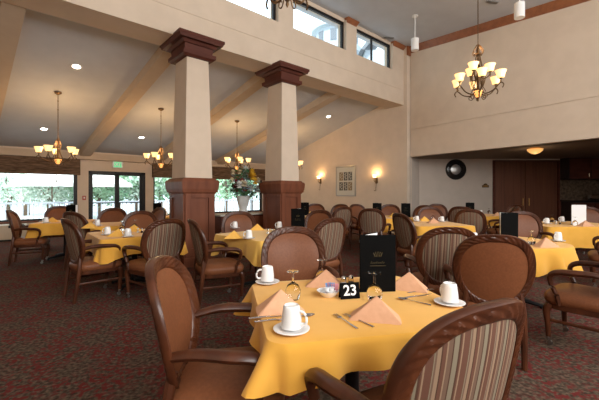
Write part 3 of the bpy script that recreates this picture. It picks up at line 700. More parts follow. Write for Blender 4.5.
# ================================================================= TABLES
def cloth(hx, hy, L0, Lc, seed, cr=.05, slope=.10, amp=.022):
    rnd = random.Random(seed); b = NB(); pts = []
    # perimeter of a rounded rectangle
    n = 30
    def side(p, q, nn):
        for i in range(nn): t_ = i/nn; yield (p[0]+(q[0]-p[0])*t_, p[1]+(q[1]-p[1])*t_)
    corners = [((hx-cr),(hy-cr),0),(-(hx-cr),(hy-cr),90),(-(hx-cr),-(hy-cr),180),((hx-cr),-(hy-cr),270)]
    for ci, (cx, cy, a0) in enumerate(corners):
        for k in range(13):
            a = radians(a0+90*k/12); pts.append((cx+cr*cos(a), cy+cr*sin(a), cos(a), sin(a), 1.0))
        nx_ = corners[(ci+1)%4]; a = radians(a0+90)
        x0, y0 = cx+cr*cos(a), cy+cr*sin(a); x1, y1 = nx_[0]+cr*cos(a), nx_[1]+cr*sin(a)
        for k in range(1, n):
            t_ = k/n; dist = min(t_, 1-t_)*sqrt((x1-x0)**2+(y1-y0)**2)
            pts.append((x0+(x1-x0)*t_, y0+(y1-y0)*t_, cos(a), sin(a), max(0, 1-dist/.30)))
    ph = [rnd.uniform(0,6.28) for _ in range(4)]
    N_ = len(pts); cum = [0]
    for i in range(1, N_): cum.append(cum[-1]+sqrt((pts[i][0]-pts[i-1][0])**2+(pts[i][1]-pts[i-1][1])**2)+(.012 if pts[i][4]==1 else 0))
    rings = []
    c = b.verts.new((0,0,.0))
    for s in (.3,.6,.85,.95,1.0):
        rings.append([b.verts.new((p[0]*s, p[1]*s, 0 if s < 1 else -.004)) for p in pts])
    H = 9
    for j in range(1, H+1):
        t_ = j/H; ring = []
        for i, p in enumerate(pts):
            L = L0+(Lc-L0)*p[4]**1.5; s_ = cum[i]
            fold = sin(s_*21+ph[0]+.8*sin(s_*5+ph[1]))*.65+sin(s_*34+ph[2])*.35
            fc = (.35+.65*p[4])
            o = .006+L*slope*t_*(.6+.9*p[4])+amp*fold*fc*t_**1.3*1.2
            z = -.004-L*t_+.010*fold*t_
            # sideways sway round the corner folds
            ring.append(b.verts.new((p[0]+p[2]*o-p[3]*.012*fold*t_*p[4], p[1]+p[3]*o+p[2]*.012*fold*t_*p[4], z)))
        rings.append(ring)
    for i in range(N_): b.faces.new((c, rings[0][i], rings[0][(i+1)%N_]))
    for A, B in zip(rings, rings[1:]):
        for i in range(N_): b.faces.new((A[i], A[(i+1)%N_], B[(i+1)%N_], B[i]))
    return b
TB = {}
def table(key, r, d, hx, hy, a, lb, lbc, m='cloth_gold', L0=.22, Lc=.30, seed=1, cr=.06, amp=.034, slope=.1):
    x, y = W(r, d); rz = a
    t = thing('dining_table', lb, 'table', (x,y,0), rz, 'dining tables')
    b = NB(); pl = []
    for (sx, sy, a0) in ((1,1,0),(-1,1,90),(-1,-1,180),(1,-1,270)):
        for k in range(7): a_ = radians(a0+15*k); pl.append((sx*(hx-.012-cr)+cr*cos(a_), sy*(hy-.012-cr)+cr*sin(a_)))
    prism(b, pl, .715, .742); obj('tabletop', b, 'mahogany_dark', t)
    b = NB(); lathe(b, [(.05,.06),(.045,.12),(.038,.3),(.038,.66),(.07,.70),(.14,.715)], 16); obj('pedestal', b, 'black_frame', t, True)
    for k in range(4):
        a_ = pi/4+k*pi/2
        b = NB(); tube(b, [(0,0,.075),(.17*cos(a_),.17*sin(a_),.06),(.34*cos(a_),.34*sin(a_),.028)], [.032,.028,.02], 8); lathe(b, [(.02,0),(.024,.02),(.016,.03)], 10, .33*cos(a_), .33*sin(a_), 0); obj('foot', b, 'black_frame', t, True)
    c = obj('tablecloth', cloth(hx, hy, L0, Lc, seed, cr, slope, amp), m, None, True)
    c.location = (x,y,.748); c.rotation_euler = (0,0,rz); tag(c, lbc, 'tablecloth', 'gold tablecloths')
    TB[key] = (x,y,rz)
aR = _a-pi/2     # direction of the r axis in the world
table('1', .285,1.895,.515,.475, aR+radians(12), 'dining table nearest the camera, holding the number 23 card', 'golden tablecloth of the nearest table, under the number 23 card', L0=.130, Lc=.182, seed=5, cr=.08, amp=.065, slope=.16)
table('2', -.48,4.92,.53,.53, aR+radians(45), 'second dining table, behind the leather chair of table 23', 'yellow tablecloth on the second table, right of the near column', 'cloth_pale', L0=.2, seed=6)
table('3', -2.42,5.05,.53,.53, aR+radians(40), 'third dining table, left of the near column', 'golden tablecloth on the table left of the near column', L0=.22, seed=7)
table('4', -3.45,6.55,.48,.48, aR+radians(30), 'dining table partly hidden behind the third table, before the glass door', 'golden tablecloth before the left leaf of the glass door', seed=8)
table('5', -4.82,7.1,.48,.48, aR+radians(20), 'dining table nearest the wide window', 'golden tablecloth on the table nearest the wide window', seed=9)
table('6', .25,9.0,.5,.5, aR+radians(40), 'far dining table peeking out right of the second column', 'golden tablecloth far back beside the second column', seed=10)
table('7', 2.2,8.45,.53,.53, aR+radians(20), 'dining table below the right wall sconce', 'golden tablecloth below the right wall sconce', seed=11)
table('8', 2.55,6.6,.53,.53, aR+radians(5), 'dining table below and left of the round mirror', 'golden tablecloth below and left of the round mirror', seed=12)
table('9', 2.52,4.17,.56,.55, aR+radians(8), 'dining table behind the right leather chair of table 23', 'golden tablecloth behind the right leather chair of table 23', 'cloth_gold', seed=13, cr=.40, L0=.24, Lc=.28)
table('10', 5.05,6.55,.75,.60, aR+radians(0), 'long dining table at the right edge with a white menu', 'golden tablecloth at the right edge under the white menu', L0=.36, Lc=.40, seed=14)
table('11', 4.95,9.15,.5,.5, aR+radians(10), 'small far dining table between mirror and wooden door', 'golden tablecloth far back between mirror and wooden door', seed=15)
table('13', -3.6,8.6,.48,.48, aR+radians(30), 'dining table far behind the near column, left side', 'golden tablecloth far behind the near column', seed=16)

# ================================================================= TABLEWARE
ZT = .7485
protos = {}
def place(kind, maker, x, y, rz, label, z=ZT, group=None, cat=None):
    if kind not in protos:
        t = maker(); protos[kind] = t; t.location = (x,y,z); t.rotation_euler = (0,0,rz); t['label'] = label
        if group: t['group'] = group
        return t
    return dup(protos[kind], (x,y,z), rz, label, group)
def mk_cup():
    t = thing('coffee_cup', '', 'cup')
    b = NB(); lathe(b, [(.043,.012),(.042,.05),(.037,.085),(.034,.100),(.030,.104),(.027,.102),(.026,.098),(.0005,.098)], 28); obj('cup_body', b, 'china', t, True)
    b = NB(); tube(b, smoothpath([(-.039,0,.03),(-.062,0,.03),(-.070,0,.052),(-.058,0,.078),(-.036,0,.082)],5), .0055, 8); obj('handle', b, 'china', t, True)
    return t
def mk_saucer():
    b = NB(); lathe(b, [(.0005,.0),(.042,.0),(.050,.006),(.076,.013),(.077,.016),(.074,.017),(.05,.0105),(.042,.0085),(.0005,.0085)], 40)
    o = obj('saucer', b, 'china', None, True); o['category'] = 'saucer'; return o
def mk_goblet():
    b = NB() # upside-down stemmed glass
    lathe(b, [(.033,.0),(.041,.03),(.042,.05),(.030,.078),(.010,.092),(.0055,.10),(.005,.135),(.008,.145),(.034,.150),(.035,.153),(.0005,.156)], 28)
    lathe(b, [(.031,.0),(.039,.03),(.040,.05),(.028,.076),(.0005,.086)], 28)
    o = obj('goblet', b, 'glass', None, True); o['category'] = 'glass'; return o
def mk_napkin(m):
    def f():
        b = NB() # folded pyramid with an overlapping front flap
        H, w, dp = .100, .118, .062; n = 6
        def face(A, B, T, out, bulge, lift):
            g = {}
            for i in range(n+1):
                for j in range(n+1-i):
                    u, v = i/n, j/n; p = A*(1-u-v)+B*u+T*v+out*(bulge*4*u*(1-u-v)*(1-v)+lift)
                    g[i,j] = b.verts.new(p)
            for i in range(n):
                for j in range(n-i):
                    b.faces.new((g[i,j], g[i+1,j], g[i,j+1]))
                    if i+j < n-1: b.faces.new((g[i+1,j], g[i+1,j+1], g[i,j+1]))
        V = Vector; c4 = [V((-w,-dp,.0)), V((w,-dp,.0)), V((w*.9,dp,.0)), V((-w*.9,dp,.0))]; T = V((.008,.0,H))
        for k, bl in enumerate((.016,.004,.016,.004)):
            A, B = c4[k], c4[(k+1)%4]; mid = (A+B)/2; face(A, B, T, V((mid.x,mid.y,0)).normalized(), bl, 0)
        bmesh.ops.remove_doubles(b, verts=b.verts, dist=.0004)
        k0 = len(b.verts)
        A, B = V((-w*.96,-dp*1.12,.0)), V((w*.98,-dp*1.16,.0)); T2 = V((.008,-.004,H*.985))
        A2, B2, T3 = A+V((0,-.003,0)), B+V((0,-.003,0)), T2+V((0,-.003,0))
        vs = [b.verts.new(q) for q in (A,B,T2,A2,B2,T3)]
        midb, midf = b.verts.new((A+B+T2)/3+V((0,-.006,0))), b.verts.new((A2+B2+T3)/3+V((0,-.010,0)))
        for q in ((0,1),(1,2),(2,0)):
            b.faces.new((vs[q[0]],vs[q[1]],midb)); b.faces.new((vs[q[0]+3],vs[q[1]+3],midf)); b.faces.new((vs[q[0]],vs[q[1]],vs[q[1]+3],vs[q[0]+3]))
        o = obj('napkin', b, m, None, True); o['category'] = 'napkin'; return o
    return f
def mk_fork():
    b = NB(); tube(b, smoothpath([(0,-.09,.003),(0,-.03,.004),(0,.03,.007),(0,.05,.006)],4), [.0065,.006,.0055,.005,.004,.0035,.003,.003,.003,.003,.004,.005,.006], 8, flat=.35)
    box(b, -.011,.011,.048,.062,.004,.006,.0008)
    for k in range(4): box(b, -.011+k*.0063,-.0083+k*.0063,.06,.098,.0045,.006)
    o = obj('fork', b, 'steel', None, True); o['category'] = 'fork'; return o
def mk_knife():
    b = NB(); tube(b, [(0,-.10,.004),(0,-.06,.0045),(0,.0,.0045)], [.0065,.007,.005], 8, flat=.5); tube(b, [(0,0,.003),(.001,.05,.003),(.0,.11,.003)], [.0075,.009,.002], 8, flat=.15)
    o = obj('knife', b, 'steel', None, True); o['category'] = 'knife'; return o
def mk_spoon():
    b = NB(); tube(b, smoothpath([(0,-.09,.003),(0,-.03,.005),(0,.035,.008)],4), [.0065,.006,.0055,.005,.004,.0035,.003,.003,.003], 8, flat=.35)
    g = []
    for j in range(7):
        s = j/6; g.append([b.verts.new((.019*s*cos(2*pi*i/20)*(1-.15*sin(2*pi*i/20)), .062+.028*s*sin(2*pi*i/20), .0015+.007*s*s)) for i in range(20)])
    for A,B in zip(g,g[1:]):
        for i in range(20): b.faces.new((A[i],A[(i+1)%20],B[(i+1)%20],B[i]))
    o = obj('spoon', b, 'steel', None, True); o['category'] = 'spoon'; return o
def mk_shaker(fill):
    def f():
        t = thing('shaker', '', 'shaker')
        b = NB(); lathe(b, [(.0005,0),(.018,0),(.0185,.01),(.016,.05),(.014,.055),(.0005,.056)], 12); obj('glass_body', b, 'glass', t, True)
        b = NB(); lathe(b, [(.0005,.004),(.0145,.004),(.0135,.034),(.0005,.035)], 12); obj('filling', b, fill, t, True)
        b = NB(); lathe(b, [(.0155,.052),(.0165,.058),(.014,.068),(.006,.074),(.0005,.075)], 16); obj('cap', b, 'steel', t, True)
        return t
    return f
def mk_menu(w=.20, h=.34, open_=.42, cover='black_vinyl', emblem=True):
    def f():
        t = thing('menu', '', 'menu')
        for s in (1,-1):
            b = NB(); a = open_*s
            mt = Matrix.Rotation(a, 4, 'Z')
            box(b, 0, w, -.0025, .0025, 0, h, .002, mt); o = obj('cover', b, cover, t)
            b = NB(); mt2 = mt@Matrix.Translation((.006,-.006*s,0)); box(b, 0, w-.014, -.001,.001, .006, h-.004, 0, mt2); obj('page', b, 'paper', o)
        if emblem:
            b = NB(); mt = Matrix.Rotation(-open_, 4, 'Z'); yy = -.0038
            for k in range(5):
                a = -.7+k*.35; p = Vector((w*.5+.02*sin(a)*1.3, yy, h*.62)); q = Vector((w*.5+.034*sin(a)*1.2, yy, h*.62+.03*cos(a)))
                tube(b, [mt@p, mt@q], .0015, 4)
            obj('gold_emblem', b, 'gold_print', t); b = NB()
            for k in range(8):
                p = Vector((w*.30+k*w*.05, yy, h*.50)); q = Vector((w*.33+k*w*.05, yy, h*.50+(.014 if k%3==0 else .008)))
                tube(b, [mt@p, mt@q], .0012, 4)
            tube(b, [mt@Vector((w*.28,yy,h*.46)), mt@Vector((w*.72,yy,h*.46))], .0009, 4)
            obj('gold_lettering', b, 'gold_print', t)
        return t
    return f

def onT(u, v): return PT(u, v, ZT)
# ---- table 23, item by item
x,y = onT(267.5,283.5); place('saucer', mk_saucer, x,y,0,'white saucer at the far left corner of table 23', group='saucers'); place('cup', mk_cup, x,y,aR+.2,'upturned white cup at the far left corner of table 23', z=ZT+.0085, group='coffee cups')
x,y = onT(291.5,331.5); place('saucer', mk_saucer, x,y,0,'white saucer nearest the camera on table 23', group='saucers'); place('cup', mk_cup, x,y,aR+pi-.45,'upturned white cup nearest the camera on table 23', z=ZT+.0085, group='coffee cups')
x,y = W(.78,1.80); place('saucer', mk_saucer, x,y,0,'white saucer at the right side of table 23, behind the striped chair', group='saucers'); place('cup', mk_cup, x,y,aR-1.3,'upturned white cup at the right side of table 23, above the striped chair', z=ZT+.0085, group='coffee cups')
x,y = onT(279,309); place('napP', mk_napkin('napkin_peach'), x,y,aR+.30,'folded peach napkin at the left side of table 23', group='peach napkins')
x,y = onT(325,285); place('napP', None, x,y,aR-.15,'folded peach napkin at the far side of table 23, behind the sugar dish', group='peach napkins')
x,y = onT(375,317); place('napP', None, x,y,aR-.25,'folded peach napkin in front of the tall black menu on table 23', group='peach napkins')
x,y = onT(408,288); place('napP', None, x,y,aR-.45,'folded peach napkin right of the tall black menu on table 23', group='peach napkins')
x,y = onT(293,299); place('goblet', mk_goblet, x,y,0,'upturned stemmed glass beside the left napkin on table 23', group='upturned goblets')
x,y = onT(322,283.5); protosG = place('goblet', None, x+.0,y+.0,0,'upturned stemmed glass at the far side of table 23', group='upturned goblets')
x,y = onT(374.5,301); place('goblet', None, x,y,0,'upturned stemmed glass between the tall menu and front napkin', group='upturned goblets')
def cut(kind, mk, u, v, a, lb): x,y = onT(u,v); place(kind, mk, x,y,aR+a,lb,group='cutlery of table 23')
cut('knife', mk_knife, 270,317,-1.3,'knife lying farthest back beside the left napkin on table 23')
cut('knife', None, 276,320,-1.25,'knife lying nearest behind the front cup on table 23')
cut('spoon', mk_spoon, 297,318,-1.2,'spoon behind the front cup on table 23')
cut('fork', mk_fork, 346,322,.45,'left fork in front of the number card on table 23')
cut('fork', None, 359,321,.62,'right fork in front of the number card on table 23')
cut('spoon', None, 414,302,.9,'spoon right of the front napkin on table 23')
cut('knife', None, 417,296.5,-1.15,'knife lying nearer at the right of table 23')
cut('fork', None, 420,291.5,-1.2,'fork lying farthest right back on table 23')
# sugar dish
x,y = onT(328,296)
t = thing('sugar_dish', 'white oval dish of creamers and sweetener packets on table 23', 'dish', (x,y,ZT), aR)
b = NB(); lathe(b, [(.0005,0),(.035,0),(.052,.016),(.062,.030),(.064,.033),(.060,.033),(.048,.018),(.033,.006),(.0005,.006)], 32); obj('bowl', b, 'china', t, True)
rr = random.Random(3)
for k in range(7):
    a_ = rr.uniform(0,6.28); q = rr.uniform(.008,.036); cx, cy = q*cos(a_)*1.0, q*sin(a_)
    b = NB(); lathe(b, [(.0005,0),(.011,0),(.015,.018),(.017,.019),(.0005,.020)], 12, cx, cy, .012+.009*(k%3)); o = tag(obj('creamer_pot', b, 'china'), 'small white creamer pot in the dish on table 23', 'creamer', 'creamers in the sugar dish'); o.location = (x,y,ZT); o.rotation_euler = (0,0,aR)
for k, (m_, px) in enumerate((('packet_blue',.012),('packet_blue',.026),('packet_pink',.040),('packet_pink',-.002))):
    b = NB(); box(b, px-.016,px+.016,.014,.0165,.014,.070,0,Matrix.Rotation(.12*k-.15,4,'Y'))
    o = tag(obj('sweetener_packet', b, m_), ('blue' if k<2 else 'pink')+' sweetener packet standing in the dish on table 23', 'packet', ('blue' if k<2 else 'pink')+' sweetener packets'); o.location = (x,y,ZT); o.rotation_euler = (0,0,aR)
x,y = onT(343.5,288); place('salt', mk_shaker('salt'), x,y,0,'glass salt shaker behind the number 23 card, left one')
x,y = onT(351,287); place('pepper', mk_shaker('pepper'), x,y,0,'glass pepper shaker behind the number 23 card, right one')
# number card
x,y = onT(350.5,299)
t = thing('table_number_card', 'small black tent card with a white 23 on the nearest table', 'sign', (x,y,ZT), aR+.20)
b = NB(); box(b, -.056,.056,-.002,.002,0,.088,.001,Matrix.Rotation(-.22,4,'X')); obj('card_face', b, 'black_vinyl', t)
b = NB(); box(b, -.056,.056,-.001,.001,0,.085,.0005,Matrix.Translation((0,.040,0))@Matrix.Rotation(.22,4,'X')); obj('card_back', b, 'black_vinyl', t)
textmesh('number', '23', .078, 'white_print', t, Matrix.Rotation(-.22,4,'X')@Matrix.Translation((.0,-.0035,.044))@R90)
x,y = W(.350,2.02); 
place('menu', mk_menu(.215,.335,.40), x,y,aR-.0,'tall open black menu with gold emblem standing on table 23', group='black menus')
protos['menu'].rotation_euler = (0,0,aR+.48)

# ---- other tables
def cup_at(u, v, lb, a=0.0):
    x,y = onT(u,v); place('saucer', None, x,y,0,'white saucer under the '+lb, group='saucers'); place('cup', None, x,y,aR+a,lb, z=ZT+.0085, group='coffee cups')
def gob(u, v, lb): x,y = onT(u,v); place('goblet', None, x,y,0,lb,group='upturned goblets')
def nap(kind, u, v, lb, a=.1):
    x,y = onT(u,v); place('nap'+kind, mk_napkin('napkin_gold') if kind=='G' else None, x,y,aR+a,lb,group='gold napkins' if kind=='G' else 'peach napkins')
def shk(u, v, tn):
    x,y = onT(u,v); place('salt', None, x,y,0,'glass salt shaker on the '+tn); x,y = onT(u+4,v); place('pepper', None, x,y,0,'glass pepper shaker on the '+tn)
def menu_at(r, d, a, lb): x,y = W(r,d); place('menu', None, x,y,aR+a,lb,group='black menus')
cup_at(249,239,'upturned cup nearest on the second table'); cup_at(279.5,228.5,'upturned cup far right on the second table'); cup_at(235,228.5,'upturned cup at the left of the second table')
nap('G',233.5,238,'gold napkin at the left of the second table'); nap('G',257,230,'gold napkin at the far side of the second table')
shk(268,234,'second table')
menu_at(-.14,5.42,.35,'closed black menu standing at the right of the second table')
cup_at(107.5,235,'upturned cup at the left of the third table'); cup_at(128,237,'upturned cup nearest on the third table')
nap('G',118,236,'gold napkin at the left of the third table'); nap('G',134,231,'gold napkin at the far side of the third table',-.3)
gob(121.5,231,'upturned glass left on the third table'); gob(134.5,229.5,'upturned glass right on the third table'); shk(138,233,'third table')
cup_at(97.5,226,'upturned cup on the table before the glass door'); nap('G',90,228,'gold napkin on the table before the glass door')
cup_at(46,223,'upturned cup on the table nearest the wide window'); nap('G',52,222,'gold napkin on the table nearest the wide window'); menu_at(-4.85,7.15,.3,'black menu on the table nearest the wide window')
menu_at(-3.62,8.5,.3,'black menu far behind the near column'); cup_at(166,215.5,'upturned cup far behind the near column')
nap('G',310,215,'gold napkin on the far table beside the second column'); menu_at(.02,9.0,.3,'black menu on the far table beside the second column')
menu_at(1.78,8.45,.3,'black menu at the left of the table below the right sconce'); menu_at(2.42,8.25,.3,'black menu at the right of the table below the right sconce'); nap('G',393,217,'gold napkin on the table below the right sconce')
cup_at(442,222,'upturned cup on the table below the mirror'); nap('P',433,223,'peach napkin on the table below the mirror'); nap('G',424,221,'gold napkin on the table below the mirror'); gob(433,219.5,'upturned glass on the table below the mirror'); cup_at(417,221.5,'upturned cup at the left of the table below the mirror')
cup_at(474,242,'upturned cup behind the right leather chair of table 23'); nap('P',493,244,'peach napkin behind the right leather chair of table 23'); nap('P',545,246.5,'peach napkin beside the upturned glass behind the right leather chair'); gob(531.5,244.5,'upturned glass behind the right leather chair of table 23'); cup_at(558,241.5,'upturned cup behind the right peach napkin of that table',.4)
menu_at(2.72,4.30,pi-.42,'large black menu standing beside a leather chair at the right')
cup_at(547,224,'upturned cup at the left of the long right table'); nap('P',585,226,'peach napkin below the white menu'); cup_at(562,222,'upturned cup beside the white menu'); gob(552,222,'upturned glass at the left of the long right table'); gob(575,225.5,'upturned glass before the white menu'); shk(556,224.5,'long right table')
x,y = W(4.95,6.30); place('wmenu', mk_menu(.27,.37,.35,'brown_vinyl',False), x,y,aR+.3,'tall white-faced menu standing on the long right table')
t = protos['wmenu']; b = NB(); box(b, .006,.262,-.0062,-.0038,.006,.364,0,Matrix.Rotation(-.35,4,'Z')); obj('front_sheet', b, 'paper', t)
menu_at(4.25,8.85,.3,'black menu left of the far table near the wooden door'); cup_at(481,214.5,'upturned cup on the far table near the wooden door'); gob(489,213.5,'upturned glass on the far table near the wooden door'); nap('P',497,216,'peach napkin on the far table near the wooden door')

# ================================================================= SIDEBOARD AND FLOWERS
x,y = 4.50,7.22
t = thing('sideboard', 'low sideboard between the columns, under the flower arrangement', 'sideboard', (x,y,0), 0)
b = NB(); box(b,-.66,.66,-.22,.22,.10,.80,.006); obj('carcass', b, 'mahogany_dark', t)
b = NB(); box(b,-.70,.70,-.25,.25,.80,.84,.008); obj('marble_top', b, 'mat_board', t)
for k in range(3):
    b = NB(); box(b,-.64+k*.43,-.23+k*.43,-.235,-.22,.14,.77,.004); dd = obj('door', b, 'mahogany', t)
    b = NB(); lathe(b, [(.001,0),(.012,0),(.014,.02),(.001,.025)], 10, 0,0,0, mtx=Matrix.Translation((-.27+k*.43,-.235,.47))@R90); obj('knob', b, 'brass', dd)
for sx in (-1,1):
    for sy in (-1,1): b = NB(); box(b, sx*.60-.03,sx*.60+.03,sy*.17-.03,sy*.17+.03,0,.10); obj('foot', b, 'mahogany_dark', t)
x,y = W(-1.37,8.30)
t = thing('flower_arrangement', 'large arrangement of mixed flowers in a white vase on the sideboard', 'flowers', (x,y,.841), 0)
b = NB(); lathe(b, [(.0005,0),(.11,0),(.12,.02),(.09,.10),(.13,.24),(.165,.40),(.17,.42),(.155,.42),(.12,.25),(.0005,.2)], 28); obj('vase', b, 'vase_white', t, True)
rr = random.Random(11)
ends = []
for k in range(46):
    a_ = rr.uniform(0,2*pi); q = rr.uniform(.05,.40); zz = .58+rr.uniform(0,.55)*(1-(q/.42)**2*.6)
    ends.append(Vector((q*cos(a_), q*sin(a_), zz)))
ends.append(Vector((.10*Rx+.0,.10*Ry,1.18)))
b = NB()
for e in ends: tube(b, smoothpath([(e.x*.08,e.y*.08,.32),(e.x*.5,e.y*.5,.3+e.z*.4),tuple(e)],3), .004, 5)
obj('stems', b, 'arr_green', t)
def leafcluster(cols, n, rng, spread):
    b = NB()
    for _ in range(n):
        e = rr.choice(ends); p = e*rr.uniform(.75,1.02)+Vector((rr.gauss(0,spread),rr.gauss(0,spread),rr.gauss(0,spread)-.03)); p.z = max(p.z,.44)
        d_ = Vector((rr.gauss(0,1),rr.gauss(0,1),rr.gauss(0,.7))).normalized(); s_ = d_.cross(Vector((rr.gauss(0,1),rr.gauss(0,1),1))).normalized(); L = rr.uniform(*rng)
        nrm = d_.cross(s_)*L*.15
        v = [b.verts.new(q_) for q_ in (p, p+d_*L*.5+s_*L*.22+nrm, p+d_*L, p+d_*L*.5-s_*L*.22+nrm)]
        b.faces.new((v[0],v[1],v[2])); b.faces.new((v[0],v[2],v[3]))
    return b
obj('foliage', leafcluster(1,260,(.06,.16),.08), 'arr_green', t); f2 = obj('foliage', leafcluster(1,260,(.05,.12),.06), 'arr_blue', t); f2['label'] = 'blue grey foliage'
def bloom(c, R_, m_, nm='blossom'):
    b = NB()
    for layer in range(5):
        for k in range(8):
            a_ = 2*pi*k/8+layer*.4; el = -.9+layer*.55; L = R_*(1-.06*layer)
            d_ = Vector((cos(a_)*cos(el), sin(a_)*cos(el), sin(el))); s_ = Vector((-sin(a_),cos(a_),0))
            v = [b.verts.new(c+q_) for q_ in (Vector((0,0,0)), d_*L*.6+s_*L*.33, d_*L+Vector((0,0,L*.12)), d_*L*.6-s_*L*.33)]
            b.faces.new((v[0],v[1],v[2])); b.faces.new((v[0],v[2],v[3]))
    return obj(nm, b, m_, t)
cols = ['petal_red']*7+['petal_cream']*8+['petal_white']*7+['petal_yellow']*6
for k, cn in enumerate(cols):
    e = ends[k]; 
    if cn == 'petal_red': e = Vector((e.x*.6, e.y*.6, .50+.25*rr.random()))
    if cn == 'petal_yellow': e = Vector((Rx*.22+e.x*.4, Ry*.22+e.y*.4, .75+.42*rr.random()))
    bloom(Vector((e.x*1.12-Fx*.10, e.y*1.12-Fy*.10, e.z)), rr.uniform(.08,.125), cn)

# ================================================================= OUTDOORS
b = NB(); box(b, -30, 40, YW+.2, 45, -.3, -.05); struct('floor_patio', b, 'patio')
def leafball(n, R_, seed, sz):
    rr = random.Random(seed); b = NB()
    for _ in range(n):
        v0 = Vector((rr.gauss(0,1),rr.gauss(0,1),rr.gauss(0,1))).normalized()*R_*rr.uniform(.55,1.05); v0.z *= .85
        d_ = Vector((rr.gauss(0,1),rr.gauss(0,1),rr.gauss(0,1))).normalized(); s_ = d_.cross(Vector((rr.gauss(0,1),rr.gauss(0,1),rr.gauss(0,1)))).normalized(); L = sz*rr.uniform(.6,1.3)
        v = [b.verts.new(q_) for q_ in (v0, v0+d_*L*.5+s_*L*.3, v0+d_*L, v0+d_*L*.5-s_*L*.3)]; b.faces.new(v)
    return b
tree0 = {}
def tree(x, y, s, kind, lb):
    if kind not in tree0:
        t = thing('tree', lb, 'tree', (x,y,-.05), 0, 'trees beyond the patio')
        b = NB(); tube(b, [(0,0,0),(.05,0,1.0),(0,.05,2.0)], [.12,.09,.06], 8); tube(b, [(.05,0,1.0),(.6,.1,1.9)], [.06,.03], 6); tube(b, [(.05,0,1.2),(-.5,.2,2.0)], [.05,.03], 6); obj('trunk', b, 'bark', t)
        b = leafball(3200, 1.55, 5 if kind=='leaf_green' else 9, .17); bmesh.ops.translate(b, vec=(0,0,2.1), verts=b.verts); obj('crown', b, kind, t)
        tree0[kind] = t
    else: t = dup(tree0[kind], (x,y,-.05), random.random()*6, lb, 'trees beyond the patio')
    t.scale = (s,s,s); return t
def out(u, y): k = (u-300)/FL; return (Fx+k*Rx)*y/(Fy+k*Ry)
i = 0
for (u, y, s, kd) in ((8,21,1.0,'leaf_pale'),(48,20,.9,'leaf_pale'),(70,22,1.25,'leaf_green'),(100,19,1.0,'leaf_green'),(118,21,1.1,'leaf_green'),(137,20,1.15,'leaf_pale'),(160,20,1.2,'leaf_green'),(226,19.5,1.25,'leaf_green'),(252,21,1.2,'leaf_pale'),(26,27,1.7,'leaf_pale'),(90,27,1.7,'leaf_pale'),(200,26,1.7,'leaf_green')):
    nm = ['leftmost behind the wide window','behind the middle of the wide window','near the right end of the wide window','seen through the left door leaf','between the two door leaves','seen through the right door leaf','seen through the narrow window','seen left of the flower arrangement','seen right of the flower arrangement','tall, far behind the wide window','tall, far behind the pier','tall, far behind the near column'][i]
    tree(out(u,y), y, s, kd, ('pale green tree ' if kd=='leaf_pale' else 'green tree ')+nm); i += 1
t = thing('patio_fence', 'pale blue grey railing fence along the patio outside the windows', 'fence', (0,17.2,-.05))
xa, xb = out(-20,17.2), out(270,17.2)
b = NB(); box(b, xa,xb,-.03,.03,.95,1.02); box(b, xa,xb,-.03,.03,.2,.26); obj('rail', b, 'fence_white', t)
b = NB(); q = xa
while q < xb: box(b, q,q+.05,-.015,.015,.05,.98); q += .17
o = obj('picket', b, 'fence_white', t); o['kind'] = 'stuff'
def parasol(u, y, lb):
    t = thing('patio_umbrella', lb, 'umbrella', (out(u,y),y,-.05), 0, 'white patio umbrellas')
    b = NB(); n=8; R_=1.45; z0,z1 = 1.8,2.3
    top = b.verts.new((0,0,z1)); mid=[b.verts.new((R_*.5*cos(2*pi*k/n),R_*.5*sin(2*pi*k/n),2.25)) for k in range(n)]; ed=[b.verts.new((R_*cos(2*pi*k/n),R_*sin(2*pi*k/n),z0)) for k in range(n)]; dn=[b.verts.new((R_*cos(2*pi*k/n),R_*sin(2*pi*k/n),z0-.15)) for k in range(n)]
    for k in range(n):
        j=(k+1)%n; b.faces.new((top,mid[k],mid[j])); b.faces.new((mid[k],ed[k],ed[j],mid[j])); b.faces.new((ed[k],dn[k],dn[j],ed[j]))
    obj('canopy', b, 'canvas', t)
    b = NB(); tube(b, [(0,0,0),(0,0,2.45)], .025); obj('pole', b, 'bark', t)
    b = NB(); lathe(b, [(.001,0),(.28,0),(.28,.06),(.05,.09),(.001,.09)], 20); obj('base', b, 'white_plastic', t)
parasol(52,18.2,'white patio umbrella outside the wide window'); parasol(100,18.4,'white patio umbrella seen at the left edge of the glass door')
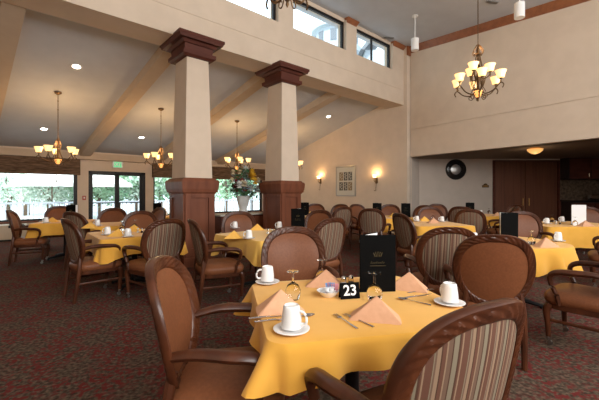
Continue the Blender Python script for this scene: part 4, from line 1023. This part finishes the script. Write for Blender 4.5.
# round tower and dark gable outside the clerestory
x,y = W((336-300)/FL*26, 26); 
t = thing('tower', 'round pale stone tower seen through the middle clerestory window', 'tower', (x,y,0))
b = NB(); lathe(b, [(1.6,0),(1.6,11.5),(1.9,11.6),(1.9,12.0),(1.6,12.05),(1.6,13.2),(1.85,13.3),(1.85,13.5),(1.3,13.9),(.001,14.3)], 28); obj('tower_wall', b, 'tower_stone', t, True)
for k in range(10):
    a_ = 2*pi*k/10; b = NB(); box(b, 1.58,1.63,-.22,.22,12.2,13.0,0,Matrix.Rotation(a_,4,'Z')); obj('window', b, 'roof_slate', t)
x,y = W((376-300)/FL*20, 20)
t = thing('gable_roof', 'grey gabled building seen through the right clerestory window', 'building', (x,y,0), aR)
b = NB(); prism(b, [(-1.0,-2),(4.5,-2),(4.5,3),(-1.0,3)], 0, 8.8); obj('wall', b, 'tower_stone', t)
b = NB(); hexa(b, [(-1.3,-2.3,8.7),(-1.1,-2.3,8.7),(-1.1,3.3,8.7),(-1.3,3.3,8.7)], [(1.6,-2.3,12.6),(1.8,-2.3,12.4),(1.8,3.3,12.4),(1.6,3.3,12.6)]); hexa(b, [(4.9,-2.3,8.7),(4.7,-2.3,8.7),(4.7,3.3,8.7),(4.9,3.3,8.7)], [(1.8,-2.3,12.6),(1.6,-2.3,12.4),(1.6,3.3,12.4),(1.8,3.3,12.6)]); obj('roof', b, 'roof_slate', t)

# ================================================================= LIGHT
wd = bpy.data.worlds.new('sky'); SC.world = wd; wd.use_nodes = True
bg = wd.node_tree.nodes['Background']; bg.inputs[0].default_value = (.80,.91,1.0,1); bg.inputs[1].default_value = 2.7
def area(name, loc, rot, sx, sy, p, col):
    l = bpy.data.lights.new(name, 'AREA'); l.shape = 'RECTANGLE'; l.size = sx; l.size_y = sy; l.energy = p; l.color = col
    o = bpy.data.objects.new(name, l); C.objects.link(o); o.location = loc; o.rotation_euler = rot
area('rear_fill_light', (.7,YR-.25,3.55), (radians(90),0,0), 5,2.4, 430, (1,.955,.89))  # two area lights added behind the standpoint to fill the room
area('rear_fill_light', (5.9,YR-.25,3.55), (radians(90),0,0), 4.2,2.4, 270, (1,.955,.89))
sl = bpy.data.lights.new('sun', 'SUN'); sl.energy = 8; sl.angle = .02; sl.color = (1,.96,.9)
so = bpy.data.objects.new('sun', sl); C.objects.link(so); so.rotation_euler = (radians(35), 0, radians(-60))

# ================================================================= CAMERA
cam = bpy.data.cameras.new('camera'); co = bpy.data.objects.new('camera', cam); C.objects.link(co)
cam.sensor_width = 36; cam.lens = FL/599*36; cam.clip_start = .05; cam.clip_end = 200
cam.shift_y = -(200-193)/599; cam.shift_x = -.5/599
co.location = (0,0,EYE); co.rotation_euler = (radians(90), 0, _a-pi/2)
SC.camera = co
SC.view_settings.view_transform = 'Standard'; SC.view_settings.look = 'None'; SC.view_settings.exposure = 0.0; SC.view_settings.gamma = 1
SC.view_settings.use_curve_mapping = False
